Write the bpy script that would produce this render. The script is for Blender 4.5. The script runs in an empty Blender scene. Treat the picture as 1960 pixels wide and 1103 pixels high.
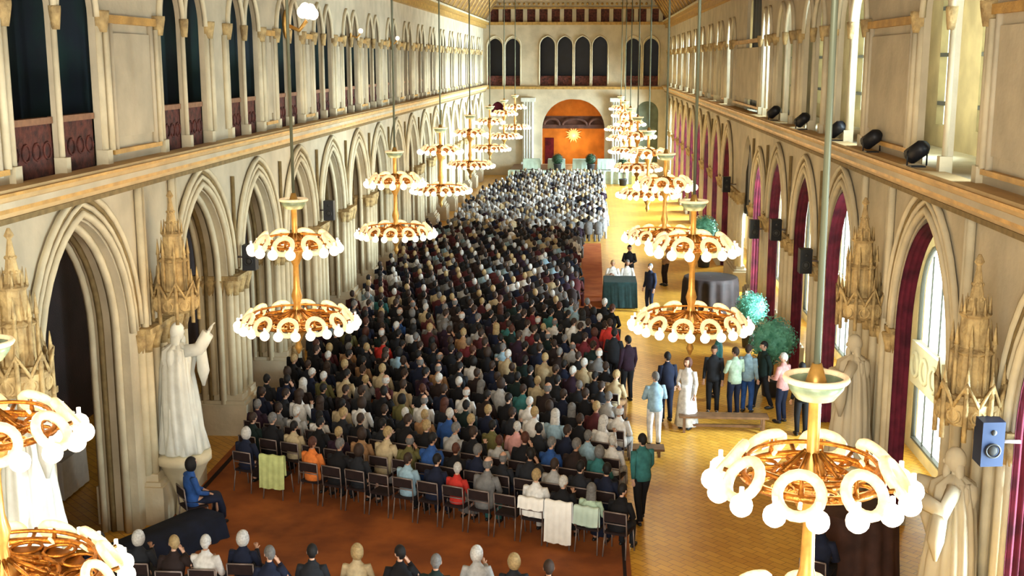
import bpy, math, random
from mathutils import Vector, Matrix
R_ = random.Random(7)
sc = bpy.context.scene
C = sc.collection
PI = math.pi
FZ = 0.35          # floor level

# ------------------------------------------------------------------ materials
def mat(name, col, rough=.7, metal=0., var=.0, scale=8., bump=0., bscale=30., emit=None, es=0., spec=.3, col2=None, trans=0.):
    m = bpy.data.materials.new(name); m.use_nodes = True
    nt = m.node_tree; b = nt.nodes['Principled BSDF']
    b.inputs['Base Color'].default_value = (*col, 1); b.inputs['Roughness'].default_value = rough
    b.inputs['Metallic'].default_value = metal; b.inputs['Specular IOR Level'].default_value = spec
    if trans: b.inputs['Transmission Weight'].default_value = trans
    if var or col2:
        tc = nt.nodes.new('ShaderNodeTexCoord'); n = nt.nodes.new('ShaderNodeTexNoise')
        n.inputs['Scale'].default_value = scale; n.inputs['Detail'].default_value = 5
        nt.links.new(tc.outputs['Object'], n.inputs['Vector'])
        r = nt.nodes.new('ShaderNodeValToRGB'); r.color_ramp.elements[0].position = .35; r.color_ramp.elements[1].position = .65
        a = col; c2 = col2 or tuple(max(0, x*(1-var)) for x in col)
        r.color_ramp.elements[0].color = (*c2, 1); r.color_ramp.elements[1].color = (*a, 1)
        nt.links.new(n.outputs['Fac'], r.inputs['Fac']); nt.links.new(r.outputs['Color'], b.inputs['Base Color'])
    if bump:
        tc = nt.nodes.new('ShaderNodeTexCoord'); n = nt.nodes.new('ShaderNodeTexNoise'); n.inputs['Scale'].default_value = bscale
        nt.links.new(tc.outputs['Object'], n.inputs['Vector'])
        bp = nt.nodes.new('ShaderNodeBump'); bp.inputs['Strength'].default_value = bump; bp.inputs['Distance'].default_value = .03
        nt.links.new(n.outputs['Fac'], bp.inputs['Height']); nt.links.new(bp.outputs['Normal'], b.inputs['Normal'])
    if emit:
        b.inputs['Emission Color'].default_value = (*emit, 1); b.inputs['Emission Strength'].default_value = es
    return m
M = {}
M['stone'] = mat('cream_stone', (.54, .47, .33), .8, var=.22, scale=1.3, bump=.25, bscale=9)
M['stone_shaft'] = mat('pale_stone', (.62, .54, .36), .7, var=.18, scale=2.5, bump=.2, bscale=12)
M['carved'] = mat('carved_stone', (.52, .38, .17), .85, col2=(.26, .18, .08), scale=5, bump=.9, bscale=14)
M['gilt'] = mat('gilt_moulding', (.62, .36, .10), .5, metal=.2, var=.35, scale=3, bump=.3)
M['cornice'] = mat('golden_stone', (.60, .42, .20), .7, var=.2, scale=2, bump=.2)
M['groove_shade'] = mat('moulding_groove_shade', (.24, .17, .07), .8, var=.3, scale=6)  # darker tone puts the shade of moulding hollows into the colour
M['marble'] = mat('white_marble', (.66, .67, .60), .55, var=.15, scale=5, bump=.3, bscale=12)
M['dark_hall'] = mat('gallery_dark_interior', (.012, .018, .026), .8, col2=(.012, .035, .030), scale=.9)  # near-black colour holds the shade of the unlit gallery interior
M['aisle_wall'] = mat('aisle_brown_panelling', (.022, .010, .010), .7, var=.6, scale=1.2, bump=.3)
M['gal_right'] = mat('gallery_tan_plaster', (.44, .33, .17), .8, var=.3, scale=1.4)
M['parapet'] = mat('red_brown_parapet', (.13, .035, .025), .7, col2=(.035, .012, .010), scale=7, bump=.4)
M['coping'] = mat('parapet_rail_wood', (.30, .15, .08), .6, var=.3)
M['ceil'] = mat('gilt_brown_ceiling', (.30, .17, .05), .7, col2=(.12, .06, .02), scale=4)
M['ceil_gold'] = mat('gold_ceiling_beam', (.50, .30, .08), .5, var=.4, scale=5)
M['black'] = mat('black_plastic', (.008, .009, .012), .5)
M['bluebox'] = mat('navy_case', (.008, .02, .06), .5)
M['brass'] = mat('gilded_brass', (.42, .17, .03), .35, metal=.75, var=.5, scale=14, bump=.3)
M['brass_light'] = mat('light_brass', (.60, .33, .08), .35, metal=.5, var=.3, scale=9)
M['rod'] = mat('grey_green_rod', (.13, .14, .09), .45, metal=.3)
M['globe'] = mat('frosted_lit_globe', (.9, .85, .75), .4, emit=(1., .84, .66), es=1.5)
M['wreath'] = mat('lit_glass_wreath', (.85, .68, .42), .4, emit=(1., .74, .42), es=.35, col2=(.75, .52, .27), scale=22)
M['dish'] = mat('green_glass_dish', (.30, .38, .24), .3, var=.4, scale=8)
M['day'] = mat('daylit_window_pane', (.8, .85, .85), .3, emit=(.86, 1., .97), es=2.6)
M['dayg'] = mat('daylit_green_pane', (.5, .6, .5), .3, emit=(.80, 1., .82), es=1.1)
M['bar'] = mat('dark_glazing_bar', (.06, .06, .05), .5)
M['curtain'] = mat('dark_red_curtain', (.13, .012, .028), .9, col2=(.05, .006, .014), scale=3)
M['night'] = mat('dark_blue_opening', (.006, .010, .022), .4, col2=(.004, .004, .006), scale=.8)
M['apse'] = mat('orange_apse_plaster', (.60, .24, .04), .8, col2=(.42, .17, .03), scale=1.5)
M['apse_dark'] = mat('apse_dark_band', (.10, .04, .025), .8, var=.4, scale=3)
M['goldstar'] = mat('glowing_gold_relief', (.95, .70, .25), .4, metal=.4, emit=(1, .72, .3), es=.35)  # the relief is no lamp; its brightness is painted in as emission
M['greygreen'] = mat('grey_green_niche', (.13, .15, .10), .8, var=.3, scale=2)
M['wht'] = mat('white_cloth', (.80, .80, .76), .8, var=.12, scale=6)
M['palegreen'] = mat('pale_green_cloth', (.52, .66, .56), .8, var=.3, scale=2)
M['lime'] = mat('lime_cloth', (.48, .54, .22), .85, var=.2)
M['darkcloth'] = mat('dark_navy_cloth', (.006, .009, .022), .9, var=.5, scale=3)
M['greencloth'] = mat('dark_green_cloth', (.008, .03, .03), .85, var=.4)
M['blackcloth'] = mat('black_brown_cloth', (.022, .013, .012), .8, var=.6, scale=3)
M['browncloth'] = mat('dark_brown_cloth', (.055, .022, .014), .8, var=.5, scale=3)
M['leaf'] = mat('daylit_leaf', (.16, .48, .38), .6, col2=(.04, .22, .15), scale=4)  # blue window light on the foliage is put into the leaf colour
M['leafd'] = mat('dark_green_leaf', (.02, .06, .025), .6, var=.5, scale=4)
M['pot'] = mat('dark_planter', (.03, .03, .03), .6)
M['bark'] = mat('bark', (.08, .05, .03), .9)
M['chairmetal'] = mat('dull_metal_tube', (.20, .16, .145), .45, metal=.4)
M['chairpad'] = mat('dark_chair_upholstery', (.016, .007, .007), .85, var=.4)
M['wood'] = mat('brown_wood', (.16, .08, .035), .5, var=.4, scale=5)
M['carpet'] = mat('orange_runner', (.46, .13, .03), .95, col2=(.34, .08, .02), scale=2)
M['eye'] = mat('dark_eye', (.02, .015, .01), .4)
M['lip'] = mat('lips', (.35, .12, .09), .6)
M['shoe'] = mat('black_shoe', (.01, .01, .01), .4)
SK = [mat('skin_%d' % i, c, .6) for i, c in enumerate([(.42, .24, .16), (.50, .30, .21), (.34, .18, .11)])]
HC = {'white': (.50, .49, .46), 'grey': (.14, .135, .13), 'blond': (.34, .24, .11), 'brown': (.032, .018, .012), 'black': (.007, .006, .006), 'auburn': (.07, .022, .012)}
HM = {k: mat('hair_' + k, v, .7, var=.35, scale=30) for k, v in HC.items()}
CCOL = {'black': (.004, .004, .006), 'navy': (.005, .009, .028), 'charcoal': (.012, .014, .019), 'dark brown': (.018, .009, .008), 'plum': (.018, .005, .016), 'dark green': (.005, .018, .016),
        'grey': (.16, .16, .16), 'pale grey': (.38, .38, .37), 'light blue': (.28, .43, .53), 'blue': (.02, .075, .26), 'white': (.72, .72, .70), 'beige': (.46, .37, .22), 'tan': (.34, .19, .09),
        'red': (.50, .03, .02), 'orange': (.72, .20, .04), 'pink': (.62, .32, .30), 'dark red': (.14, .015, .02), 'teal': (.03, .15, .15), 'olive': (.13, .12, .04), 'pale green': (.42, .56, .42), 'maroon': (.07, .012, .015), 'brown': (.06, .03, .015)}
CM = {k: mat('cloth_' + k.replace(' ', '_'), v, .85, var=.35, scale=9) for k, v in CCOL.items()}
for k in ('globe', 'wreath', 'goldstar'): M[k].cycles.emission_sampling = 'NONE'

def floor_mat():
    m = bpy.data.materials.new('golden_parquet'); m.use_nodes = True; nt = m.node_tree; b = nt.nodes['Principled BSDF']
    tc = nt.nodes.new('ShaderNodeTexCoord'); mp = nt.nodes.new('ShaderNodeMapping'); mp.inputs['Rotation'].default_value = (0, 0, PI/4)
    nt.links.new(tc.outputs['Object'], mp.inputs['Vector'])
    br = nt.nodes.new('ShaderNodeTexBrick'); br.inputs['Scale'].default_value = 1.6; br.inputs['Mortar Size'].default_value = .008
    br.inputs['Color1'].default_value = (.80, .50, .08, 1); br.inputs['Color2'].default_value = (.66, .38, .05, 1); br.inputs['Mortar'].default_value = (.2, .09, .02, 1)
    nt.links.new(mp.outputs['Vector'], br.inputs['Vector'])
    n = nt.nodes.new('ShaderNodeTexNoise'); n.inputs['Scale'].default_value = .7; n.inputs['Detail'].default_value = 4
    nt.links.new(tc.outputs['Object'], n.inputs['Vector'])
    mx = nt.nodes.new('ShaderNodeMixRGB'); mx.blend_type = 'MULTIPLY'; mx.inputs['Color2'].default_value = (.75, .55, .42, 1)
    nt.links.new(n.outputs['Fac'], mx.inputs['Fac']); nt.links.new(br.outputs['Color'], mx.inputs['Color1'])
    nt.links.new(mx.outputs['Color'], b.inputs['Base Color']); b.inputs['Roughness'].default_value = .32; b.inputs['Specular IOR Level'].default_value = .3
    return m
M['floor'] = floor_mat()

# ------------------------------------------------------------------ mesh builder
class MB:
    def __init__(s): s.v = []; s.f = []; s.sm = []; s.mi = []; s.cur = 0
    def add(s, vs, fs, smooth=False, mi=None):
        o = len(s.v); s.v += [tuple(p) for p in vs]
        for f in fs: s.f.append([i+o for i in f]); s.sm.append(smooth); s.mi.append(s.cur if mi is None else mi)
    def box(s, x0, x1, y0, y1, z0, z1):
        s.add([(x, y, z) for z in (z0, z1) for y in (y0, y1) for x in (x0, x1)],
              [(0, 2, 3, 1), (4, 5, 7, 6), (0, 1, 5, 4), (2, 6, 7, 3), (0, 4, 6, 2), (1, 3, 7, 5)])
    def tube(s, pts, r, n=8, closed=False, cap=True, flat=None):
        pts = [Vector(p) for p in pts]; k = len(pts)
        rs = r if isinstance(r, (list, tuple)) else [r]*k
        vs = []; prev = None
        for i, p in enumerate(pts):
            if closed: t = pts[(i+1) % k]-pts[i-1]
            else: t = pts[min(i+1, k-1)]-pts[max(i-1, 0)]
            t = t.normalized() if t.length > 1e-9 else Vector((0, 0, 1))
            if prev is None:
                a = Vector((0, 0, 1)) if abs(t.z) < .9 else Vector((1, 0, 0)); u = t.cross(a).normalized()
            else:
                u = prev-t*prev.dot(t); u = u.normalized() if u.length > 1e-6 else t.orthogonal().normalized()
            prev = u; w = t.cross(u)
            for j in range(n):
                a = 2*PI*j/n; vs.append(p+(u*math.cos(a)+w*math.sin(a))*rs[i])
        fs = []
        for i in range(k if closed else k-1):
            for j in range(n):
                a = i*n+j; b = i*n+(j+1) % n; i2 = (i+1) % k
                fs.append((a, b, i2*n+(j+1) % n, i2*n+j))
        if cap and not closed: fs += [tuple(range(n))[::-1], tuple((k-1)*n+j for j in range(n))]
        s.add(vs, fs, True)
    def ring(s, c, R, r, n=24, m=6, ax=(0, 0, 1), ell=1.):
        ax = Vector(ax).normalized(); u = ax.orthogonal().normalized(); w = ax.cross(u); c = Vector(c)
        s.tube([c+(u*math.cos(2*PI*i/n)+w*math.sin(2*PI*i/n)*ell)*R for i in range(n)], r, m, closed=True)
    def lathe(s, prof, c=(0, 0, 0), n=16, fold=None, smooth=True, cap=True):
        vs = []
        for i, (r, z) in enumerate(prof):
            for j in range(n):
                a = 2*PI*j/n; rr = r*(fold(a, z) if fold else 1)
                vs.append((c[0]+rr*math.cos(a), c[1]+rr*math.sin(a), c[2]+z))
        k = len(prof); fs = [(i*n+j, i*n+(j+1) % n, (i+1)*n+(j+1) % n, (i+1)*n+j) for i in range(k-1) for j in range(n)]
        if cap: fs += [tuple(range(n))[::-1], tuple((k-1)*n+j for j in range(n))]
        s.add(vs, fs, smooth)
    def loft(s, rings, n=12, cap=True, fold=None):      # rings: (center, rx, ry[, u, w])
        vs = []
        for rg in rings:
            c, rx, ry = Vector(rg[0]), rg[1], rg[2]
            u = Vector(rg[3]) if len(rg) > 3 else Vector((1, 0, 0)); w = Vector(rg[4]) if len(rg) > 4 else Vector((0, 1, 0))
            for j in range(n):
                a = 2*PI*j/n; q = fold(a, c.z) if fold else 1; vs.append(c+u*rx*q*math.cos(a)+w*ry*q*math.sin(a))
        k = len(rings); fs = [(i*n+j, i*n+(j+1) % n, (i+1)*n+(j+1) % n, (i+1)*n+j) for i in range(k-1) for j in range(n)]
        if cap: fs += [tuple(range(n))[::-1], tuple((k-1)*n+j for j in range(n))]
        s.add(vs, fs, True)
    def ball(s, c, r, nu=12, nv=8, fn=None, keep=None):
        if not isinstance(r, (list, tuple)): r = (r, r, r)
        vs = []
        for i in range(nv+1):
            th = PI*i/nv
            for j in range(nu):
                a = 2*PI*j/nu; d = Vector((math.sin(th)*math.cos(a), math.sin(th)*math.sin(a), math.cos(th)))
                if fn: d = fn(d)
                vs.append((c[0]+d.x*r[0], c[1]+d.y*r[1], c[2]+d.z*r[2]))
        fs = []
        for i in range(nv):
            for j in range(nu):
                f = (i*nu+j, (i+1)*nu+j, (i+1)*nu+(j+1) % nu, i*nu+(j+1) % nu)
                if keep:
                    th = PI*(i+.5)/nv; a = 2*PI*(j+.5)/nu
                    if not keep(Vector((math.sin(th)*math.cos(a), math.sin(th)*math.sin(a), math.cos(th)))): continue
                if i == 0: f = (f[0], f[1], f[2])
                elif i == nv-1: f = (f[0], f[1], f[3])
                fs.append(f)
        s.add(vs, fs, True)
    def merge(s, o, mtx=None, mi=None):
        s_o = len(s.v)
        s.v += [tuple(mtx @ Vector(p)) if mtx else p for p in o.v]
        s.f += [[i+s_o for i in f] for f in o.f]; s.sm += o.sm; s.mi += (o.mi if mi is None else [mi]*len(o.f))
    def mesh(s, name, mats):
        me = bpy.data.meshes.new(name); me.from_pydata(s.v, [], s.f)
        for m in (mats if isinstance(mats, (list, tuple)) else [mats]): me.materials.append(m)
        me.polygons.foreach_set('use_smooth', s.sm); me.polygons.foreach_set('material_index', s.mi); me.update(); me.validate()
        return me
    def build(s, name, mats, parent=None):
        o = bpy.data.objects.new(name, s.mesh(name, mats)); C.objects.link(o)
        if parent: o.parent = parent
        return o
def tag(o, label=None, cat=None, group=None, kind=None):
    if label: o['label'] = label
    if cat: o['category'] = cat
    if group: o['group'] = group
    if kind: o['kind'] = kind
    return o
def empty(name, loc=(0, 0, 0), rz=0, **k):
    o = bpy.data.objects.new(name, None); C.objects.link(o); o.location = loc; o.rotation_euler = (0, 0, rz); o.empty_display_size = .1
    return tag(o, **k)
def copy_tree(o, parent=None):
    c = o.copy(); C.objects.link(c)
    if parent: c.parent = parent
    for ch in list(o.children): copy_tree(ch, c)
    return c
def struct(o): o['kind'] = 'structure'; return o

# ------------------------------------------------------------------ arches and walls
def arch_pts(yc, hw, zs, rise, n=10):
    Rr = (hw*hw+rise*rise)/(2*hw); out = []
    a1 = math.asin(min(1, rise/Rr))
    for i in range(n+1):
        a = a1*i/n; out.append((yc-hw+Rr-Rr*math.cos(a), zs+Rr*math.sin(a)))
    return out+[(2*yc-y, z) for y, z in out[-2::-1]]
def arcade(mb, x, T, z0, z1, y0, y1, ops, horizontal=False):
    """wall in the plane X=x, thickness T (signed), pierced by pointed openings (yc, hw, zbase, zspring, rise)"""
    def P(xx, y, z): return (y, xx, z) if horizontal else (xx, y, z)
    def quadbox(ya, yb, za0, zb0, zt):
        if yb-ya < 1e-6: return
        vs = [P(x, ya, za0), P(x, yb, zb0), P(x, yb, zt), P(x, ya, zt), P(x+T, ya, za0), P(x+T, yb, zb0), P(x+T, yb, zt), P(x+T, ya, zt)]
        mb.add(vs, [(0, 1, 2, 3), (7, 6, 5, 4), (0, 4, 5, 1), (3, 2, 6, 7)])
    cur = y0
    for yc, hw, zb, zs, rise in ops:
        a, b = yc-hw, yc+hw
        if a > cur: quadbox(cur, a, z0, z0, z1)
        mb.add([P(x, a, zb), P(x, a, zs), P(x+T, a, zs), P(x+T, a, zb)], [(0, 1, 2, 3)])
        mb.add([P(x, b, zb), P(x, b, zs), P(x+T, b, zs), P(x+T, b, zb)], [(3, 2, 1, 0)])
        pts = arch_pts(yc, hw, zs, rise)
        for (ya, za), (yb, zbb) in zip(pts, pts[1:]): quadbox(ya, yb, za, zbb, z1)
        if zb > z0: quadbox(a, b, z0, z0, zb)
        cur = b
    if cur < y1: quadbox(cur, y1, z0, z0, z1)
def arch_tube(mb, x, yc, hw, zs, rise, r, foot=None, horizontal=False, n=8):
    pts = arch_pts(yc, hw, zs, rise, n)
    if foot is not None: pts = [(pts[0][0], foot)]+pts+[(pts[-1][0], foot)]
    mb.tube([(y, x, z) if horizontal else (x, y, z) for y, z in pts], r, 5)

L_AR = [(6.5, 1.7), (12.6, 1.7), (18.75, 1.75)]+[(24.8+4.3*k, 1.55 if k else 1.65) for k in range(16)]
R_AR = [(7.0, 1.7), (13.9, 1.7), (20.15, 1.75), (26.9, 1.6), (31.6, 1.5), (36.3, 1.5), (40.3, 1.2)]
R_AR2 = [(49.8+4.4*k, 1.5) for k in range(10)]
L_GA = [(6.2, 1.6), (12.3, 1.6), (18.3, 1.6), (24.2, 1.4)]+[(28.45+4.25*k, 1.3) for k in range(15)]
R_GA = [(6.8, 1.6), (13.4, 1.6), (19.5, 1.75), (26.9, 1.5), (31.4, 1.5), (35.9, 1.45), (39.7, 1.0)]
R_GA2 = [(49.8+4.4*k, 1.4) for k in range(10)]
ZS, RISE = 4.15, 2.25
YE = 92.

fl = MB(); fl.box(-12, 12, -4, YE+6, FZ-.2, FZ); struct(fl.build('floor', M['floor']))

def narrow(op): return (op[0], op[1])
# left arcade wall
w = MB(); arcade(w, -7, -.75, FZ, 7.0, -2, YE, [(y, h, FZ, ZS, RISE*h/1.7) for y, h in L_AR if y < 90])
wl = struct(w.build('wall_left', M['stone']))
w = MB(); arcade(w, 7, .2, FZ, 7.0, -2, YE, [(y, h, FZ, ZS, RISE*h/1.7) for y, h in R_AR]+[(43.7, 1.6, FZ, 4.3, 2.1)]+[(y, h, FZ, ZS, RISE*h/1.7) for y, h in R_AR2])
wr = struct(w.build('wall_right', M['stone']))
# arch mouldings
for side, x, lst, par in ((-1, -7, L_AR, wl), (1, 7, R_AR+R_AR2, wr)):
    for y, h in lst:
        if y > 90.5: continue
        s = -side
        rr = RISE*h/1.7
        mb = MB(); arch_tube(mb, x+s*.05, y, h+.10, ZS, rr+.10, .07); arch_tube(mb, x+s*.05, y, h+.27, ZS, rr+.27, .05); arch_tube(mb, x+s*.07, y, h+.44, ZS+.1, rr+.36, .06)
        arch_tube(mb, x-s*.2, y, h-.06, ZS, rr-.05, .08, foot=FZ if side < 0 else 3.9)
        if side < 0: arch_tube(mb, x+.66*side, y, h-.05, ZS, rr-.04, .07, foot=FZ)
        mb.build('arch_moulding', M['stone_shaft'], par)
        mb = MB(); arch_tube(mb, x+s*.03, y, h+.185, ZS, rr+.185, .035); arch_tube(mb, x+s*.04, y, h+.36, ZS+.05, rr+.33, .05)
        if side < 0: arch_tube(mb, x-s*.25, y, h-.02, ZS, rr-.02, .06, foot=FZ); arch_tube(mb, x-s*.5, y, h-.02, ZS, rr-.02, .06, foot=FZ)
        mb.build('arch_groove_shade', M['groove_shade'], par)  # dark raised tubes paint the shade between the mouldings
# clustered piers between arches
def pier(ya, yb, side, parentless=True):
    x = 7*side; s = -side; T = .65 if side < 0 else .1
    e = struct(empty('pillar', (x, (ya+yb)/2, FZ))); hy = (yb-ya)/2
    xa, xb = (-T-.12, .2) if side < 0 else (-.04, T+.12)
    b = MB()
    for k, (o, z0, z1) in enumerate(((.16, 0, .75), (.10, .75, .83), (.03, .83, .97))): b.box(xa-o, xb+o, -hy-o, hy+o, z0, z1)
    b.build('base', M['stone'], e)
    sh = MB(); top = ZS-FZ-.35
    n = 3 if hy < .9 else 6
    core = MB(); core.box(xa+.1, xb-.12, -hy+.06, hy-.06, .9, top+.3); core.build('core', M['stone'], e)
    for i in range(n):   # hall face
        yy = -hy+.12+(2*hy-.24)*i/(n-1); q = .12 if side < 0 else .04; sh.tube([(s*q, yy, .95), (s*q, yy, top)], .085, 10)
    for i in range(4 if side < 0 else 2):   # face turned along the hall, both sides
        xx = xa+.12+(xb-xa-.3)*i/(3 if side < 0 else 1)
        for yy in (-hy+.02, hy-.02): sh.tube([(xx, yy, .95), (xx, yy, top)], .09, 10)
    sh.build('shaft', M['stone_shaft'], e)
    cp = MB()
    cp.box(xa-.05, xb+.05, -hy-.05, hy+.05, top+.24, top+.34)
    for i in range(n):
        yy = -hy+.12+(2*hy-.24)*i/(n-1); cp.lathe([(.09, top-.12), (.10, top), (.17, top+.24)], (s*(.12 if side < 0 else .04), yy, 0), 8)
    for i in range(4 if side < 0 else 2):
        xx = xa+.12+(xb-xa-.3)*i/(3 if side < 0 else 1)
        for yy in (-hy+.02, hy-.02): cp.lathe([(.09, top-.12), (.10, top), (.15, top+.24)], (xx, yy, 0), 8)
    cp.build('capital', M['carved'], e)
    # vaulting shaft running up the spandrel
    v = MB(); v.tube([(s*.05, 0, top+.3), (s*.05, 0, 6.4-FZ)], .045, 6)
    if hy < .9: v.build('wall_shaft', M['groove_shade'], e)
    return e
for side, lst in ((-1, [a for a in L_AR if a[0] < 90]), (1, R_AR), (1, R_AR2)):
    for (a, b) in zip(lst, lst[1:]): pier(a[0]+a[1]+(.45 if side < 0 and b[0]-a[0] > 5 else 0), b[0]-b[1], side)
pier(41.5, 42.1, 1); pier(45.3, 48.3, 1)

# cornice under the gallery
for nm, sgn in (('trim_1', -1), ('trim_2', 1)):
    prof = [(0, 6.84), (.16, 6.84), (.16, 6.92), (.24, 6.98), (.24, 7.06), (.36, 7.12), (.40, 7.2), (.36, 7.28), (0, 7.28)]
    c = MB(); vs = [(sgn*(7-dx), y, z) for y in (-2, YE) for dx, z in prof]; k = len(prof)
    c.add(vs, [(i, i+1, k+i+1, k+i) for i in range(k-1)]); o = struct(c.build(nm, M['cornice']))
    g = MB(); g.box(sgn*6.82, sgn*6.74, -2, YE, 6.93, 6.99); g.box(sgn*6.66, sgn*6.58, -2, YE, 7.19, 7.235); g.box(sgn*6.80, sgn*6.72, -2, YE, 7.07, 7.11); g.build('gilt_band', M['gilt'], o)
    g = MB(); g.box(sgn*6.9, sgn*6.765, -2, YE, 6.995, 7.055); g.box(sgn*7., sgn*6.82, -2, YE, 6.76, 6.84); g.build('groove_shade', M['groove_shade'], o)  # dark strips paint the shade under the cornice steps
# gallery floors, back walls
for nm, a, b in (('floor_gallery_left', -12, -6.7), ('floor_gallery_right', 6.7, 12)):
    f = MB(); f.box(a, b, -2, YE, 7.0, 7.24); struct(f.build(nm, M['stone']))
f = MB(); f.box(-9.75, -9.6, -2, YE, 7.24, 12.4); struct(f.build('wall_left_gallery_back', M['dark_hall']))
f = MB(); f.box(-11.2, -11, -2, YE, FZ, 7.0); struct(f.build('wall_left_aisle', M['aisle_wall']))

def gallery(side, lst, extra=None):
    x = 7*side; s = -side
    w = MB(); ops = []
    for y, h in lst:
        q = h/2
        ops += [(y-q, q-.03, 7.24, 9.75, .95), (y+q, q-.03, 7.24, 9.75, .95)]
    if extra: ops += extra
    ops.sort(); arcade(w, x, .12*side, 7.2, 12.2, -2, YE, ops)
    o = struct(w.build('wall_left_upper' if side < 0 else 'wall_right_upper', M['stone']))
    for y, h in lst:
        det = MB()
        for yy, r in ((y-h-.06, .075), (y, .05), (y+h+.06, .075)):
            det.tube([(x-s*.0, yy, 7.5), (x-s*.0, yy, 9.6)], r, 10)
            det.box(x-.1, x+.1, yy-r-.03, yy+r+.03, 7.24, 7.52)
        if True:
            for yy in (y-h-.28, y+h+.28): det.tube([(x+s*.04, yy, 7.5), (x+s*.04, yy, 9.6)], .07, 8)
        for q in (-1, 1): arch_tube(det, x+s*.04, y+q*h/2, h/2-.02, 9.75, .98, .06)
        det.build('gallery_column', M['stone_shaft'], o)
        cap = MB()
        for yy, r in ((y-h-.12, .13), (y, .08), (y+h+.12, .13)): cap.loft([((x+s*.04, yy, 9.5), r*.8, r*.8), ((x+s*.04, yy, 9.62), r, r), ((x+s*.04, yy, 9.8), r*1.25, r*1.25), ((x+s*.04, yy, 9.86), r*1.25, r*1.25)], 8)
        cap.build('gallery_capital', M['carved'], o)
        if side < 0:
            p = MB()
            for q in (-1, 1):
                ya, yb = sorted((y+q*.08, y+q*(h-.1))); p.box(x-.20, x-.12, ya, yb, 7.24, 8.06)
                for i in range(4):
                    p.ring((x-.11, ya+(yb-ya)*(i+.5)/4, 7.65), .13, .02, 10, 4, (1, 0, 0))
            p.build('parapet_panel', M['parapet'], o)
            p = MB(); p.box(x-.24, x-.08, y-h+.1, y-.08, 8.06, 8.16); p.box(x-.24, x-.08, y+.08, y+h-.1, 8.06, 8.16); p.build('parapet_rail', M['coping'], o)
    # flat panels on the broad piers
    for (a, b) in zip(lst, lst[1:]):
        ya, yb = a[0]+a[1]+.5, b[0]-b[1]-.5
        if yb-ya > .6:
            p = MB(); p.box(min(x, x+s*.05), max(x, x+s*.05), ya+.1, yb-.1, 7.7, 9.5)
            for yy in (ya, yb): p.tube([(x+s*.03, yy, 7.4), (x+s*.03, yy, 9.7)], .06, 8)
            p.build('pier_panel', M['stone'], o)
            p = MB(); p.box(min(x, x+s*.09), max(x, x+s*.09), ya-.2, yb+.2, 7.42, 7.5); p.box(min(x, x+s*.09), max(x, x+s*.09), ya-.2, yb+.2, 9.66, 9.8); p.build('pier_band', M['gilt'], o)
    return o
gl = gallery(-1, L_GA); gr = gallery(1, R_GA+R_GA2, [(43.3, 1.9, 7.24, 10.6, 1.1)])
# upper cornices
for nm, sgn in (('trim_3', -1), ('trim_4', 1)):
    c = MB(); c.box(*sorted((sgn*7, sgn*6.6)), -2, YE, 11.75, 11.95); c.box(*sorted((sgn*7, sgn*6.75)), -2, YE, 11.5, 11.75); o = struct(c.build(nm, M['ceil_gold']))
    g = MB(); g.box(*sorted((sgn*6.62, sgn*6.55)), -2, YE, 11.95, 12.05); g.build('highlight_fillet', M['stone_shaft'], o)
for nm, sgn in (('wall_left_attic', -1), ('wall_right_attic', 1)):
    c = MB(); c.add([(sgn*6.95, -2, 11.9), (sgn*6.95, YE, 11.9), (sgn*5.6, YE, 14), (sgn*5.6, -2, 14), (sgn*7.2, -2, 11.9), (sgn*7.2, YE, 11.9), (sgn*5.9, YE, 14.3), (sgn*5.9, -2, 14.3)], [(0, 1, 2, 3), (4, 7, 6, 5)])
    o = struct(c.build(nm, M['ceil']))
    b = MB()
    for k in range(42):
        y = 1+2.15*k; b.tube([(sgn*6.93, y, 11.95), (sgn*5.6, y, 14)], .09, 5)
    b.build('ceiling_rib', M['ceil_gold'], o)
c = MB(); c.box(-12, 12, -2, YE+1, 14, 14.2); o = struct(c.build('ceiling', M['ceil']))
b = MB()
for k in range(42): b.box(-5.7, 5.7, .9+2.15*k, 1.1+2.15*k, 13.82, 14)
for x in (-4.2, -2.1, 0, 2.1, 4.2): b.box(x-.1, x+.1, -2, YE, 13.85, 14)
b.build('ceiling_beam', M['ceil_gold'], o)
f = MB(); f.box(-9.8, -7.2, -2, YE, 12.2, 12.4); f.box(7.2, 9.2, -2, YE, 12.2, 12.4); struct(f.build('ceiling_gallery', M['ceil']))

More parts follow.
